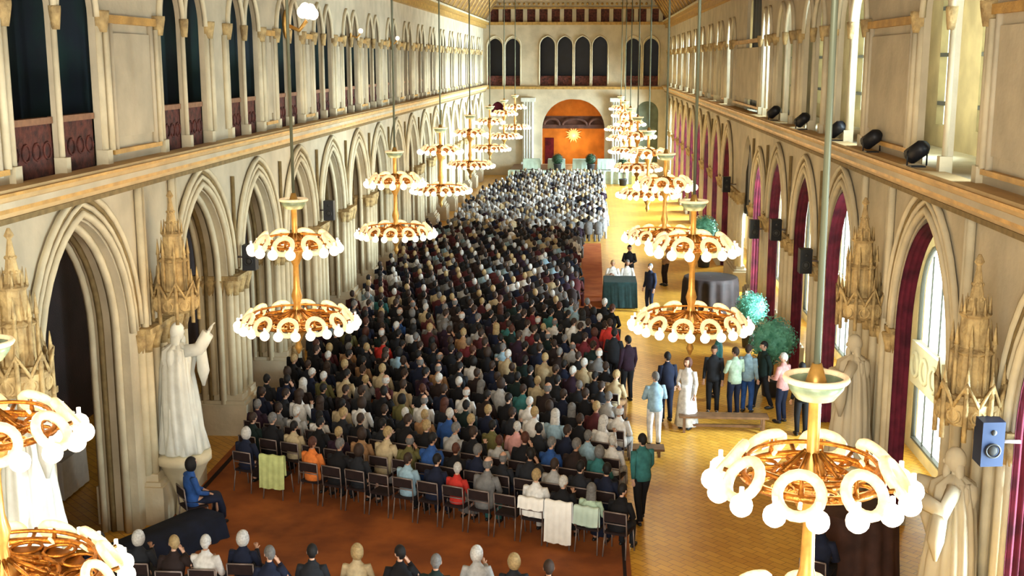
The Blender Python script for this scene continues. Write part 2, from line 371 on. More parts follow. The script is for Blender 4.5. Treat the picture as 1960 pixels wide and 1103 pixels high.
# ------------------------------------------------------------------ right outer wall with windows
XW = 8.65
low_w = [8., 15.0, 25.3, 34.3, 39.4, 45.9]+[52.6+4.6*k for k in range(9)]
w = MB(); arcade(w, XW, .25, FZ, 7.0, -2, YE, [(y, 1.15 if y < 50 else .8, FZ+.25, 3.9, 1.3) for y in low_w]); struct(w.build('wall_right_outer', M['gal_right']))
upp = [(17.6, .3), (22.9, .42), (25.7, .32), (33.6, .36), (39.3, .36), (44.8, .36)]+[(51+5.*k, .3) for k in range(8)]
w = MB(); arcade(w, XW, .25, 7.24, 12.2, -2, YE, [(y, h, 7.7, 10.4, .6) for y, h in upp]); struct(w.build('wall_right_gallery_back', M['gal_right']))
nw = 0
for y in low_w:
    nw += 1; hw = 1.15 if y < 50 else .8
    fr = MB(); arch_tube(fr, XW+.06, y, hw-.03, 3.9, 1.27, .05, foot=FZ+.25)
    for yy in (-.38, .38) if hw > 1 else (0,): fr.box(XW+.05, XW+.08, y+yy-.015, y+yy+.015, FZ+.25, 4.9)
    fr.box(XW+.02, XW+.12, y-hw, y+hw, FZ+.2, FZ+.3)
    e = struct(fr.build('window_%d' % nw, M['bar']))
    p = MB(); p.box(XW+.15, XW+.18, y-hw, y+hw, FZ+.25, 5.3); p.build('pane', M['day'], e)
    if y in (25.3, 34.3):
        t = MB(); t.box(XW-.08, XW+.1, y-hw, y+hw, 1.95, 2.9)
        for i in range(3): t.ring((XW-.1, y-.7+.7*i, 2.43), .26, .05, 14, 5, (1, 0, 0))
        t.build('transom_panel', M['stone'], e)
for y, h in upp:
    nw += 1
    fr = MB()
    for z in (8.15, 9.15, 10.1): fr.box(XW+.0, XW+.10, y-h, y+h, z-.04, z+.04)
    e = struct(fr.build('window_%d' % nw, M['bar'])); p = MB(); p.box(XW+.15, XW+.18, y-h, y+h, 7.7, 11.0); p.build('pane', M['dayg'], e)

# curtains at the far side of each right arch
def curtain(y, z1, x=7.0, w_=.36, z0=FZ+.03):
    m = MB(); n = 26; pts = []
    for i in range(n+1): pts.append((x+w_*i/n, y+.05*math.sin(i*1.25)))
    vs = [(px, py, z) for z in (z0, (z0+z1)/2, z1) for px, py in pts]; N = n+1
    fs = [(r*N+i, r*N+i+1, (r+1)*N+i+1, (r+1)*N+i) for r in range(2) for i in range(n)]
    m.add(vs, fs, True); vs2 = [(a, b+.03, c) for a, b, c in vs]; m.add(vs2, [f[::-1] for f in fs], True)
    return m
def side_curtain(y, h, z0=FZ+.03):
    """drape following the far half of the arch and hanging down the far jamb"""
    ap = arch_pts(y, h-.10, ZS, (RISE*h/1.7)-.10, 12)[12:]; line = list(ap)+[(ap[-1][0], ZS-(ZS-z0)*k/12) for k in range(1, 13)]
    m = MB(); n = 10; vs = []
    for i, (yy, zz) in enumerate(line):
        t = min(1, i/12)
        for j in range(n+1):
            wv = .03*math.sin(j*1.9)*t; vs.append((6.96+.29*j/n, yy-.05+wv-.06*t, zz-.02+wv*(1-t)))
    N = n+1; k = len(line)
    fs = [(i*N+j, i*N+j+1, (i+1)*N+j+1, (i+1)*N+j) for i in range(k-1) for j in range(n)]
    m.add(vs, fs, True); m.add([(a, b+.02, c+.015) for a, b, c in vs], [f[::-1] for f in fs], True)
    return m
cur_names = ['between the broad statue pier and the nearest right window', 'second arch of the right arcade', 'third arch of the right arcade', 'fourth arch of the right arcade']
ords = ['first', 'second', 'third', 'fourth', 'fifth', 'sixth', 'seventh', 'eighth', 'ninth', 'tenth', 'eleventh', 'twelfth', 'thirteenth', 'fourteenth', 'fifteenth', 'sixteenth', 'seventeenth', 'eighteenth', 'nineteenth', 'twentieth']
def ordn(i):
    if i < 20: return ords[i]
    t = {2: 'twenty', 3: 'thirty', 4: 'forty', 5: 'fifty'}[(i+1)//10]
    return (t+'-'+ords[(i+1) % 10-1]) if (i+1) % 10 else {'twenty': 'twentieth', 'thirty': 'thirtieth', 'forty': 'fortieth', 'fifty': 'fiftieth'}[t]
for i, (y, h) in enumerate(R_AR[1:]+R_AR2[:8]):
    o = side_curtain(y, h).build('curtain', M['curtain'])
    # gathered curtain hung across part of the opening
    tag(o, 'dark red curtain lining the far side of the %s right arch from the camera' % ords[i], 'curtain', 'dark red curtains along the right arcade')
for (y, z0, z1, lab) in ((43.3, 7.3, 11.6, 'tall black sheet for the darkness in the high gallery opening over the right arcade'), (43.7, FZ+3, 6.35, 'black sheet for the darkness in the wide arch below the tall gallery opening')):
    m = MB(); n = 24; pts = [(7.2+.04*math.sin(k*1.4), y-2+4*k/n) for k in range(n+1)]
    m.add([(a, b, z) for z in (z0, z1) for a, b in pts], [(k, k+1, n+2+k, n+1+k) for k in range(n)], True); m.add([(a+.03, b, z) for z in (z0, z1) for a, b in pts], [(k, n+1+k, n+2+k, k+1) for k in range(n)], True)
    tag(m.build('curtain', M['black']), lab, 'curtain')  # near-black sheets paint the dark of the openings; no curtain hangs here

# ------------------------------------------------------------------ end wall
end = MB()
ops_hi = []
for k in range(4): ops_hi.append((-2.1+1.33*k, .56, 7.2, 10.2, .7))
for xc in (-6.1, -4.75, 4.4, 5.75): ops_hi.append((xc, .56, 7.2, 10.1, .65))
ops_hi.sort()
arcade(end, YE, .4, 7.0, 11.95, -7.2, 7.2, ops_hi, True)
arcade(end, YE, .5, FZ, 7.0, -7.2, 7.2, [(-5.9, .5, 5.0, 5.4, .6), (-.08, 2.4, 1.2, 3.9, 2.3), (5.55, .85, 1.4, 5.2, .85)], True)
end.box(-7.2, 7.2, YE, YE+.4, 12.95, 14.1); end.box(-7.2, 7.2, YE+.25, YE+.4, 11.9, 13)
for k in range(15): end.box(-6.75+.93*k, -6.45+.93*k, YE-.02, YE+.3, 11.95, 12.95)
ew = struct(end.build('wall_end', M['stone']))
m = MB(); m.box(-7, 7, YE+.18, YE+.24, 11.98, 12.93); m.build('niche_back', M['parapet'], ew)
m = MB(); m.box(-7, 7, YE-.15, YE, 11.75, 11.97); m.box(-7, 7, YE-.12, YE, 12.93, 13.05); m.box(-7, 7, YE-.25, YE, 6.95, 7.15)
for k in range(38): m.ball((-6.8+.367*k, YE-.05, 13.3), .1, 8, 6)
for k in range(38): m.ball((-6.6+.367*k, YE-.05, 13.7), .1, 8, 6)
m.build('gilt_frieze', M['ceil_gold'], ew)
m = MB()
for xc, hw in [(o[0], o[1]) for o in ops_hi]: arch_tube(m, YE-.03, xc, hw+.05, 10.2, .75, .06, foot=7.3, horizontal=True)
m.build('lancet_column', M['stone_shaft'], ew)
m = MB()
for a, b in ((-6.7, -4.15), (-2.7, 2.5), (3.8, 6.35)): m.box(a, b, YE+.2, YE+.28, 7.2, 7.95)
m.build('parapet_panel', M['parapet'], ew)
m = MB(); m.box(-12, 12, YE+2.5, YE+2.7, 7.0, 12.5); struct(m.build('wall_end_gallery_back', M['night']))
m = MB(); m.box(-12, 12, YE+.4, YE+2.7, 6.9, 7.1); struct(m.build('floor_gallery_end', M['stone']))
# flanking niches
m = MB(); m.box(-6.6, -5.2, YE+.45, YE+.5, 1.4, 6); m.build('left_niche_back', M['curtain'], ew)
m = MB(); m.box(4.6, 6.5, YE+.45, YE+.5, 1.4, 6.1); m.build('right_niche_back', M['greygreen'], ew)
# apse
m = MB(); m.box(-2.6, 2.5, YE+2.6, YE+2.8, 1.0, 6.6); m.box(-2.8, -2.6, YE+.5, YE+2.8, 1.0, 6.6); m.box(2.4, 2.6, YE+.5, YE+2.8, 1, 6.6); m.box(-2.8, 2.6, YE+.5, YE+2.8, 6.5, 6.7)
ap = struct(m.build('wall_apse', M['apse']))
m = MB(); m.box(-2.5, 2.35, YE+.25, YE+.45, 3.95, 4.25)
for xc, hw in ((-1.75, .6), (0, .95), (1.7, .6)): 
    pts = [(xc-hw*math.cos(PI*i/10), YE+.3, 4.2+.5*math.sin(PI*i/10)) for i in range(11)]; m.tube(pts, .12, 6)
m.build('lunette_band', M['apse_dark'], ap)
m = MB(); m.box(-2.5, 2.35, YE+.5, YE+.55, 4.2, 4.9); m.build('lunette_panel', M['apse_dark'], ap)
m = MB(); m.box(-2.35, -1.65, YE+2.5, YE+2.6, 1.0, 3.1); struct(m.build('door_1', M['curtain']))
m = MB(); n = 16
m.ball((-.1, YE+2.3, 3.35), (.4, .15, .4), 16, 8)
for k in range(n):
    a = 2*PI*k/n; m.tube([(-.1+.3*math.cos(a), YE+2.4, 3.35+.3*math.sin(a)), (-.1+(.66 if k % 2 else .52)*math.cos(a), YE+2.4, 3.35+(.66 if k % 2 else .52)*math.sin(a))], [.09, .02], 6)
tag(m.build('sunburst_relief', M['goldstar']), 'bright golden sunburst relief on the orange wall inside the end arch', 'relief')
# white pilaster shapes added to stand in for the pale glow beside the arch
for xx in (-3.55, 3.25):
    m = MB(); m.box(xx-.42, xx+.42, YE-.3, YE, FZ, 6.0); m.box(xx-.55, xx+.55, YE-.42, YE, 6.0, 6.3); m.box(xx-.52, xx+.52, YE-.4, YE, FZ, 1.4)
    for k in range(4): m.tube([(xx-.3+.2*k, YE-.31, 1.4), (xx-.3+.2*k, YE-.31, 6)], .06, 6)
    m.build('glow_pilaster', M['marble'], ew)

# ------------------------------------------------------------------ stage at the end
m = MB(); m.box(-4.6, 4.2, 85.5, YE-.45, FZ, 1.25); st = tag(m.build('stage', M['wood']), 'low stage below the end wall arch with a pale cloth front', 'stage')
m = MB()
n = 80; m.add([(-4.65+8.9*i/n, 85.42+.06*math.sin(i*1.3), z) for z in (FZ+.02, 1.28) for i in range(n+1)], [(i, i+1, n+2+i, n+1+i) for i in range(n)], True)
m.box(-4.65, 4.25, 85.5, 86.3, 1.25, 1.29); m.build('stage_skirt', M['palegreen'], st)

# ------------------------------------------------------------------ chandeliers
def wreath(nm, par, loc, ang, sc_=1., simple=False):
    """ring of lit glass with two globes; ang = outward direction"""
    m = MB(); ax = Vector((math.cos(ang), math.sin(ang), .75)).normalized()
    m.ring((0, 0, 0), .155*sc_, .042*sc_, 18, 7, ax)
    m.tube([(-math.cos(ang)*.16, -math.sin(ang)*.16, .0), (-math.cos(ang)*.05, -math.sin(ang)*.05, -.12*sc_)], .018, 5)
    o = m.build(nm, M['wreath'], par); o.location = loc
    side = Vector((-math.sin(ang), math.cos(ang), 0)); out = Vector((math.cos(ang), math.sin(ang), 0))
    for q in (-1, 1):
        g = MB(); g.ball((0, 0, 0), .085*sc_, 12, 8); g.tube([(0, 0, .07*sc_), (0, 0, .14*sc_)], .02, 6)
        gg = g.build('globe', M['globe'], o); gg.location = side*q*.15*sc_+out*(.12)+Vector((0, 0, -.13*sc_))
    return o
def chandelier(first):
    e = empty('chandelier')
    # origin at lower ring centre, z up
    m = MB(); m.tube([(0, 0, 2.3), (0, 0, 9.5)], .027, 8); m.lathe([(.03, 9.2), (.2, 9.4), (.22, 9.5)], (0, 0, 0), 12); m.build('rod', M['rod'], e)
    m = MB(); m.lathe([(.02, -.62), (.07, -.5), (.04, -.4), (.12, -.25), (.2, -.1), (.1, .1), (.06, .3), (.1, .45), (.06, .6), (.05, 1.0), (.12, 1.15), (.16, 1.3), (.1, 1.45), (.05, 1.6), (.05, 2.0), (.1, 2.1), (.04, 2.3)], (0, 0, 0), 12); m.build('shaft', M['brass_light'], e)
    for nm, R, z, ns in (('lower_ring', .86, 0, 12), ('upper_ring', .54, 1.38, 8)):
        m = MB(); m.ring((0, 0, z), R, .035, 40, 6); m.ring((0, 0, z+.12), R*.93, .02, 40, 5); m.ring((0, 0, z), R*.55, .025, 32, 5)
        for k in range(ns):
            a = 2*PI*k/ns; c, s = math.cos(a), math.sin(a)
            m.tube([(.06*c, .06*s, z+.2), (R*.4*c, R*.4*s, z+.05), (R*.75*c, R*.75*s, z-.05), (R*c, R*s, z), ((R+.16)*c, (R+.16)*s, z+.06)], .02, 5)
            m.ring((R*.78*c, R*.78*s, z), R*.17, .018, 12, 4); m.ring((R*.35*c, R*.35*s, z+.04), R*.12, .016, 10, 4, (0, 0, 1))
            a2 = a+PI/ns; m.tube([(R*math.cos(a2), R*math.sin(a2), z), (R*math.cos(a2), R*math.sin(a2), z+.2)], [.03, .005], 5)
        m.build(nm, M['brass'], e)
    m = MB(); m.lathe([(.1, -.04), (.45, -.10), (.72, -.02), (.72, .0), (.45, -.07), (.1, 0)], (0, 0, 0), 28, cap=False); m.build('pierced_plate', M['brass'], e)
    m = MB(); m.lathe([(.04, 2.06), (.15, 2.02), (.21, 2.1), (.235, 2.18), (.21, 2.16), (.17, 2.08), (.04, 2.1)], (0, 0, 0), 20, cap=False); m.build('top_dish', M['dish'], e)
    m = MB(); m.ring((0, 0, 2.18), .235, .025, 26, 6); m.build('dish_rim', M['wreath'], e)
    return e
def full_chandelier():
    e = chandelier(True)
    for k in range(12):
        a = 2*PI*(k+.5)/12; wreath('lamp_wreath', e, (.93*math.cos(a), .93*math.sin(a), .06), a)
    for k in range(8):
        a = 2*PI*(k+.5)/8; wreath('lamp_wreath', e, (.64*math.cos(a), .64*math.sin(a), 1.44), a, 1.05)
    return e
def far_chandelier():
    e = chandelier(False)
    for R, z, n in ((.93, .06, 12), (.64, 1.44, 8)):
        for k in range(n):
            a = 2*PI*(k+.5)/n; c, s = math.cos(a), math.sin(a); m = MB()
            m.ring((0, 0, 0), .155, .042, 10, 5, (c, s, .75)); m.cur = 1
            for q in (-1, 1): m.ball((c*.10-s*q*.12, s*.10+c*q*.12, -.09), .09, 8, 6)
            o = m.build('lamp', [M['wreath'], M['globe']], e); o.location = (R*c, R*s, z)
    return e
CH = [(-3.9, 9.7, 4.43, 'L'), (3.12, 9.1, 4.40, 'R'), (-3.9, 20.6, 4.43, 'L'), (3.17, 21.1, 4.40, 'R'), (-3.95, 31.8, 4.45, 'L'), (3.3, 31.5, 4.45, 'R')]
for k in range(5):
    CH += [(-3.95, 41.6+10.2*k, 4.55, 'L'), (3.3, 41.2+10.2*k, 4.5, 'R')]
# hanging height of the upper ring is 1.38 above the lower one
nearf = None; farf = None; cnt = {'L': 0, 'R': 0}
for (x, y, z, s) in CH:
    if y < 35:
        o = nearf = full_chandelier() if nearf is None else nearf
        if cnt['L']+cnt['R'] > 0: o = copy_tree(nearf)
    else:
        if farf is None: farf = o = far_chandelier()
        else: o = copy_tree(farf)
    o.location = (x, y, z); o.rotation_euler.z = R_.uniform(0, .5)
    tag(o, '%s lit two-tier gilt chandelier in the %s row, counted from the camera end' % (ords[cnt[s]], 'left' if s == 'L' else 'right'), 'chandelier', 'two-tier gilt chandeliers in two rows along the hall')
    cnt[s] += 1
    for zz, en in ((z+.0, 1.), (z+1.4, .6)):
        L = bpy.data.lights.new('chandelier_light', 'POINT'); L.energy = 165*en; L.color = (1, .70, .35); L.shadow_soft_size = .6
        lo = bpy.data.objects.new('chandelier_light', L); C.objects.link(lo); lo.location = (x, y, zz+.05)

# ------------------------------------------------------------------ statues and canopies
def skin(vs, es, rs, root=0, sub=1):
    me = bpy.data.meshes.new('t'); me.from_pydata([tuple(v) for v in vs], es, []); me.update()
    o = bpy.data.objects.new('t', me); C.objects.link(o)
    md = o.modifiers.new('s', 'SKIN'); md.use_smooth_shade = True
    for i, d in enumerate(me.skin_vertices[0].data): r = rs[i]; d.radius = (r, r); d.use_root = (i == root)
    if sub: sb = o.modifiers.new('u', 'SUBSURF'); sb.levels = sub; sb.render_levels = sub
    dg = bpy.context.evaluated_depsgraph_get(); dg.update(); ev = o.evaluated_get(dg); em = ev.to_mesh()
    out = MB(); out.add([v.co.copy() for v in em.vertices], [tuple(p.vertices) for p in em.polygons], True)
    ev.to_mesh_clear(); bpy.data.objects.remove(o); bpy.data.meshes.remove(me)
    return out
def head(mb, c, yaw=0, s=1., eyes=True):
    def fn(d):
        v = d.copy()
        if v.z < -.1: k = 1+.38*(v.z+.1); v.x *= k; v.y *= (k*.9+.1)
        if v.y > .75 and -.45 < v.z < .1: v.y += .12*(1-abs(v.x)*5) if abs(v.x) < .2 else 0
        return v
    t = MB(); t.ball((0, 0, 0), (.076*s, .097*s, .122*s), 16, 12, fn)
    t.ball((0, .098*s, -.012*s), (.014*s, .022*s, .028*s), 6, 5)
    for q in (-1, 1): t.ball((q*.077*s, -.005, -.008*s), (.013*s, .022*s, .034*s), 6, 5)
    if eyes:
        k = len(t.f)
        for q in (-1, 1): t.ball((q*.03*s, .086*s, .014*s), (.011*s, .008*s, .007*s), 6, 4)
        for i in range(k, len(t.f)): t.mi[i] = 1
        k = len(t.f); t.ball((0, .088*s, -.055*s), (.022*s, .008*s, .007*s), 6, 4)
        for i in range(k, len(t.f)): t.mi[i] = 2
    mb.merge(t, Matrix.Translation(c) @ Matrix.Rotation(yaw, 4, 'Z'))
def fingers(vs, es, rs, wi, w, d, side, curl):
    """palm and five fingers growing from wrist index wi at w, along d"""
    d = d.normalized(); down = Vector((0, 0, -1)); lat = d.cross(down); lat = lat.normalized() if lat.length > .1 else Vector((1, 0, 0))
    down = lat.cross(d).normalized()
    if down.z > 0: down = -down
    pm = w+d*.075; vs.append(pm); rs.append(.026); pi_ = len(vs)-1; es.append((wi, pi_))
    for k, (o, ln) in enumerate(((-.030, .058), (-.010, .072), (.010, .068), (.028, .052))):
        a = pm+d*.018+lat*o; b = a+d*ln*.55+down*ln*.25*curl; c = b+d*ln*.3*(1-curl*.5)+down*ln*.5*curl
        n = len(vs); vs += [a, b, c]; rs += [.0105, .0095, .008]; es += [(pi_, n), (n, n+1), (n+1, n+2)]
    t0 = w+d*.03+lat*(-.03*side); t1 = t0+d*.035+lat*(-.03*side)+down*.01
    n = len(vs); vs += [t0, t1]; rs += [.013, .010]; es += [(wi, n), (n, n+1)]

def figure(J, eyes=True, fingers_on=True, headyaw=0, curl=.6):
    """J: joints dict -> continuous skinned body"""
    vs = [J['P'], (Vector(J['P'])+Vector(J['Ch']))/2, Vector(J['Ch']), Vector(J['N']), Vector(J['N'])*.35+Vector(J['H'])*.65]
    vs = [Vector(v) for v in vs]; es = [(0, 1), (1, 2), (2, 3), (3, 4)]; rs = [.10, .09, .095, .045, .042]
    for s in (-1, 1):
        k = 'l' if s < 0 else 'r'
        sh, el, wr = Vector(J['sh'+k]), Vector(J['el'+k]), Vector(J['wr'+k]); n = len(vs)
        vs += [sh, el, wr]; rs += [.040, .036, .026]; es += [(2, n), (n, n+1), (n+1, n+2)]
        if fingers_on: fingers(vs, es, rs, n+2, wr, wr-el, s, curl)
        hp, kn, an, to = [Vector(J[a+k]) for a in ('hp', 'kn', 'an', 'to')]; n = len(vs)
        vs += [hp, kn, an, to]; rs += [.085, .058, .038, .030]; es += [(0, n), (n, n+1), (n+1, n+2), (n+2, n+3)]
    b = skin(vs, es, rs)
    head(b, Vector(J['H']), headyaw, 1., eyes)
    return b
def joints_stand(arml=None, armr=None, stride=0, lean=0):
    J = dict(P=(0, 0, .95), Ch=(0, lean*.4, 1.33), N=(0, lean*.5, 1.49), H=(0, .02+lean*.6, 1.635))
    for s, k in ((-1, 'l'), (1, 'r')):
        J['sh'+k] = (s*.17, lean*.4, 1.40); a = (arml if s < 0 else armr) or ((s*.22, -.02, 1.12), (s*.23, .08, .88))
        J['el'+k], J['wr'+k] = a; st = stride*s
        J['hp'+k] = (s*.09, 0, .90); J['kn'+k] = (s*.10, .05+st*.5, .50); J['an'+k] = (s*.10, st, .09); J['to'+k] = (s*.12, st+.14, .035)
    return J
def joints_seat(arml=None, armr=None, lean=0, z=0.):
    J = dict(P=(0, -.02, .54+z), Ch=(0, -.05+lean, .90+z), N=(0, -.03+lean*1.3, 1.06+z), H=(0, .0+lean*1.5, 1.21+z))
    for s, k in ((-1, 'l'), (1, 'r')):
        J['sh'+k] = (s*.17, -.04+lean, .97+z); a = (arml if s < 0 else armr) or ((s*.24, .03+lean, .72+z), (s*.12, .24+lean*.5, .63))
        J['el'+k], J['wr'+k] = a
        J['hp'+k] = (s*.09, .02, .52+z); J['kn'+k] = (s*.11, .42, .50); J['an'+k] = (s*.11, .40, .09); J['to'+k] = (s*.13, .54, .035)
    return J
def jacket(J, skirt=None, bulk=1., sleeve=True):
    m = MB(); P, Ch, N = Vector(J['P']), Vector(J['Ch']), Vector(J['N'])
    d = lambda t: P.lerp(Ch, t)
    m.loft([(P+Vector((0, 0, -.10)), .175*bulk, .135*bulk), (P, .185*bulk, .145*bulk), (d(.35), .165*bulk, .125*bulk), (d(.8), .195*bulk, .13*bulk), (Ch+Vector((0, 0, .05)), .19*bulk, .115*bulk), (Ch.lerp(N, .62), .13*bulk, .09), (N+Vector((0, 0, -.01)), .07, .068), (N+Vector((0, 0, .03)), .06, .06)], 14)
    for k in 'lr':
        sh, el, wr = Vector(J['sh'+k]), Vector(J['el'+k]), Vector(J['wr'+k])
        sh0 = sh.lerp(Ch, .25)
        end_ = wr.lerp(el, .06) if sleeve else el.lerp(wr, .05)
        pts = [sh0, sh, sh.lerp(el, .5), el, el.lerp(end_, .5), end_]; m.tube(pts, [.062*bulk, .072*bulk, .062*bulk, .053*bulk, .046*bulk, .04], 9)
    return m
def trousers(J):
    m = MB(); P = Vector(J['P'])
    m.ball(P+Vector((0, 0, -.03)), (.17, .135, .13), 12, 7)
    for k in 'lr':
        hp, kn, an = [Vector(J[a+k]) for a in ('hp', 'kn', 'an')]
        m.tube([hp, hp.lerp(kn, .5), kn, kn.lerp(an, .5), an+Vector((0, 0, .0))], [.098, .088, .072, .06, .056], 9)
    return m
def shoes(J, apart=False):
    out = []; m = MB()
    for k in 'lr':
        if apart: m = MB(); out.append(m)
        an, to = Vector(J['an'+k]), Vector(J['to'+k]); c = an.lerp(to, .45)
        m.ball((c.x, c.y, .045), (.045, .14, .048), 10, 6)
    return out if apart else m
def skirt(J, seated=True, long=False):
    m = MB(); P = Vector(J['P'])
    if seated: m.loft([(P+Vector((0, -.02, 0)), .18, .14), (Vector((0, .2, .53)), .21, .11, (1, 0, 0), (0, .2, .98)), (Vector((0, .43, .50)), .22, .10, (1, 0, 0), (0, .6, .8)), (Vector((0, .47, .30)), .22, .10), (Vector((0, .45, .14)), .23, .12)], 14)
    else: m.lathe([(.15, .15), (.16, .06), (.20, -.1), (.23, -.4), (.28 if long else .25, -.85 if long else -.5)], (P.x, P.y, P.z), 20, lambda a, z: 1+.06*math.sin(7*a)*min(1, abs(z)*2))
    return m
def hair(kind, H, yaw=0):
    m = MB()
    if kind == 'short': m.ball((0, -.008, .012), (.086, .107, .122), 16, 10, keep=lambda d: not (d.y > .25 and d.z < .42) and d.z > -.45-.3*(d.y < -.5))
    elif kind == 'fringe': m.ball((0, -.008, .0), (.086, .107, .118), 16, 10, keep=lambda d: d.y < .25 and -.5 < d.z < .55)
    elif kind == 'bob': m.ball((0, -.014, -.01), (.103, .118, .145), 16, 10, keep=lambda d: not (d.y > .3 and d.z < .5))
    elif kind == 'long':
        m.ball((0, -.012, .008), (.097, .115, .13), 16, 10, keep=lambda d: not (d.y > .25 and d.z < .45))
        m.loft([((0, -.045, -.02), .09, .07), ((0, -.065, -.15), .10, .05), ((0, -.08, -.28), .085, .035), ((0, -.085, -.33), .04, .02)], 10)
    t = MB(); t.merge(m, Matrix.Translation(Vector(H)) @ Matrix.Rotation(yaw, 4, 'Z')); return t
HK = ['short', 'fringe', 'bob', 'long']
class Proto: pass
def make_proto(J, kind, yaw=0, bulk=1., seated=True, longskirt=False, curl=.6):
    p = Proto(); p.kind = kind
    p.body = figure(J, headyaw=yaw, curl=curl).mesh('body', [SK[0], M['eye'], M['lip']])
    p.jacket = jacket(J, bulk=bulk).mesh('jacket', [CM['navy']])
    lo = skirt(J, seated, longskirt) if kind == 'f' else trousers(J)
    p.shoes = None
    if seated: lo.merge(shoes(J), None, 1)
    else: p.shoes = [q.mesh('shoe', [M['shoe']]) for q in shoes(J, True)]
    p.lower = lo.mesh('lower', [CM['navy'], M['shoe']])
    p.low_name = 'skirt' if kind == 'f' else 'trousers'
    p.hair = {k: hair(k, J['H'], yaw).mesh('hair', [HM['brown']]) for k in HK}
    c = MB(); c.merge(jacket(J, bulk=bulk)); c.merge(lo, None, 1); p.both = c.mesh('clothing', [CM['navy'], CM['navy']])
    return p
def mslot(o, i, m): o.material_slots[i].link = 'OBJECT'; o.material_slots[i].material = m
def child(nm, me, par, m, m2=None):
    o = bpy.data.objects.new(nm, me); C.objects.link(o); o.parent = par; mslot(o, 0, m)
    if m2: mslot(o, 1, m2)
    return o
def person(p, loc, rz, top, low, hc, hk, label, group, s=1., full=True):
    r = bpy.data.objects.new('person', p.body); C.objects.link(r); r.location = loc; r.rotation_euler = (0, 0, rz); r.scale = (s, s, s)
    mslot(r, 0, R_.choice(SK)); tag(r, label, 'person', group)
    child('hair', p.hair[hk], r, HM[hc])
    if full:
        child('jacket', p.jacket, r, CM[top]); child(p.low_name, p.lower, r, CM[low])
        for q in p.shoes or []: child('shoe', q, r, M['shoe'])
    else: child('clothing', p.both, r, CM[top], CM[low])
    return r
lap = lambda s, y, z, x=.12: ((s*.25, .02, .72), (s*x, y, z))
SP = [make_proto(joints_seat(), 'm'),
      make_proto(joints_seat(lap(-1, .22, .80, .06), lap(1, .24, .84, .06), lean=.02), 'm', yaw=.15, bulk=1.05),
      make_proto(joints_seat(lean=.12), 'm', yaw=-.3),
      make_proto(joints_seat(lap(-1, .26, .62), lap(1, .30, .90, .10)), 'f', yaw=-.2, bulk=.9),
      make_proto(joints_seat(), 'f', yaw=.35, bulk=.92),
      make_proto(joints_seat(lap(-1, .3, .62), ((.30, .05, .80), (.13, .1, 1.05)), lean=.05), 'm', yaw=.5)]
ST = [make_proto(joints_stand(), 'm', seated=False),
      make_proto(joints_stand(((-.25, .04, 1.14), (-.12, .24, 1.10)), ((.25, .04, 1.14), (.12, .26, 1.12))), 'm', seated=False, yaw=.3),
      make_proto(joints_stand(stride=.2, arml=((-.22, -.08, 1.14), (-.2, -.06, .9)), armr=((.22, .06, 1.14), (.2, .22, .95))), 'm', seated=False),
      make_proto(joints_stand(armr=((.24, .02, 1.14), (.10, .24, 1.08))), 'f', seated=False, longskirt=True, bulk=.9, yaw=-.2),
      make_proto(joints_stand(lean=.15, armr=((.22, .16, 1.16), (.16, .40, 1.10))), 'm', seated=False, bulk=1.05)]

# ---- statues
def statue(loc, rz, label, raised, mt='marble'):
    J = joints_stand(((-.30, .10, 1.20), (-.20, .36, 1.28)), raised)
    e = empty('statue', loc, rz, label=label, cat='statue'); S = 1.45
    b = figure(J, eyes=False, curl=.4)
    rb = MB(); fold = lambda a, z: 1+.10*math.sin(9*a)+.05*math.sin(17*a+z*5)
    rb.lathe([(.32, .02), (.36, .05), (.30, .35), (.27, .65), (.22, .95), (.20, 1.10), (.24, 1.30), (.22, 1.41), (.12, 1.47), (.08, 1.5)], (0, 0, 0), 54, fold)
    # mantle falling from shoulders and sleeves
    rb.loft([((0, -.05, 1.44), .21, .13), ((0, -.08, 1.15), .27, .16), ((0, -.09, .75), .31, .19), ((.02, -.09, .35), .34, .21), ((.03, -.08, .06), .36, .23)], 60, fold=lambda a, z: 1+.07*math.sin(11*a+2*z)+.03*math.sin(23*a)*(1.5-z))
    for k in 'lr':
        sh, el, wr = Vector(J['sh'+k]), Vector(J['el'+k]), Vector(J['wr'+k]); rb.tube([sh, el, wr.lerp(el, .1)], [.09, .10, .09], 9)
        rb.tube([el+Vector((0, .03, -.02)), el+Vector((0, .06, -.30)), el+Vector((0, .05, -.5))], [.08, .09, .02], 8)
    h = hair('long', J['H']); beard = MB(); beard.ball((J['H'][0], J['H'][1]+.07, J['H'][2]-.12), (.055, .045, .09), 8, 6)
    body = b.build('figure', [M[mt]]*3, e)
    for nm, mm in (('robe', rb), ('hair', h), ('beard', beard)): mm.build(nm, M[mt], e)
    pl = MB(); pl.lathe([(.10, -.95), (.16, -.85), (.12, -.6), (.22, -.4), (.38, -.12), (.42, -.1), (.42, 0), (.3, .02)], (0, 0, 0), 16); pl.build('console', M['stone_shaft'], e)
    e.scale = (S*.88, S*.88, S); return e
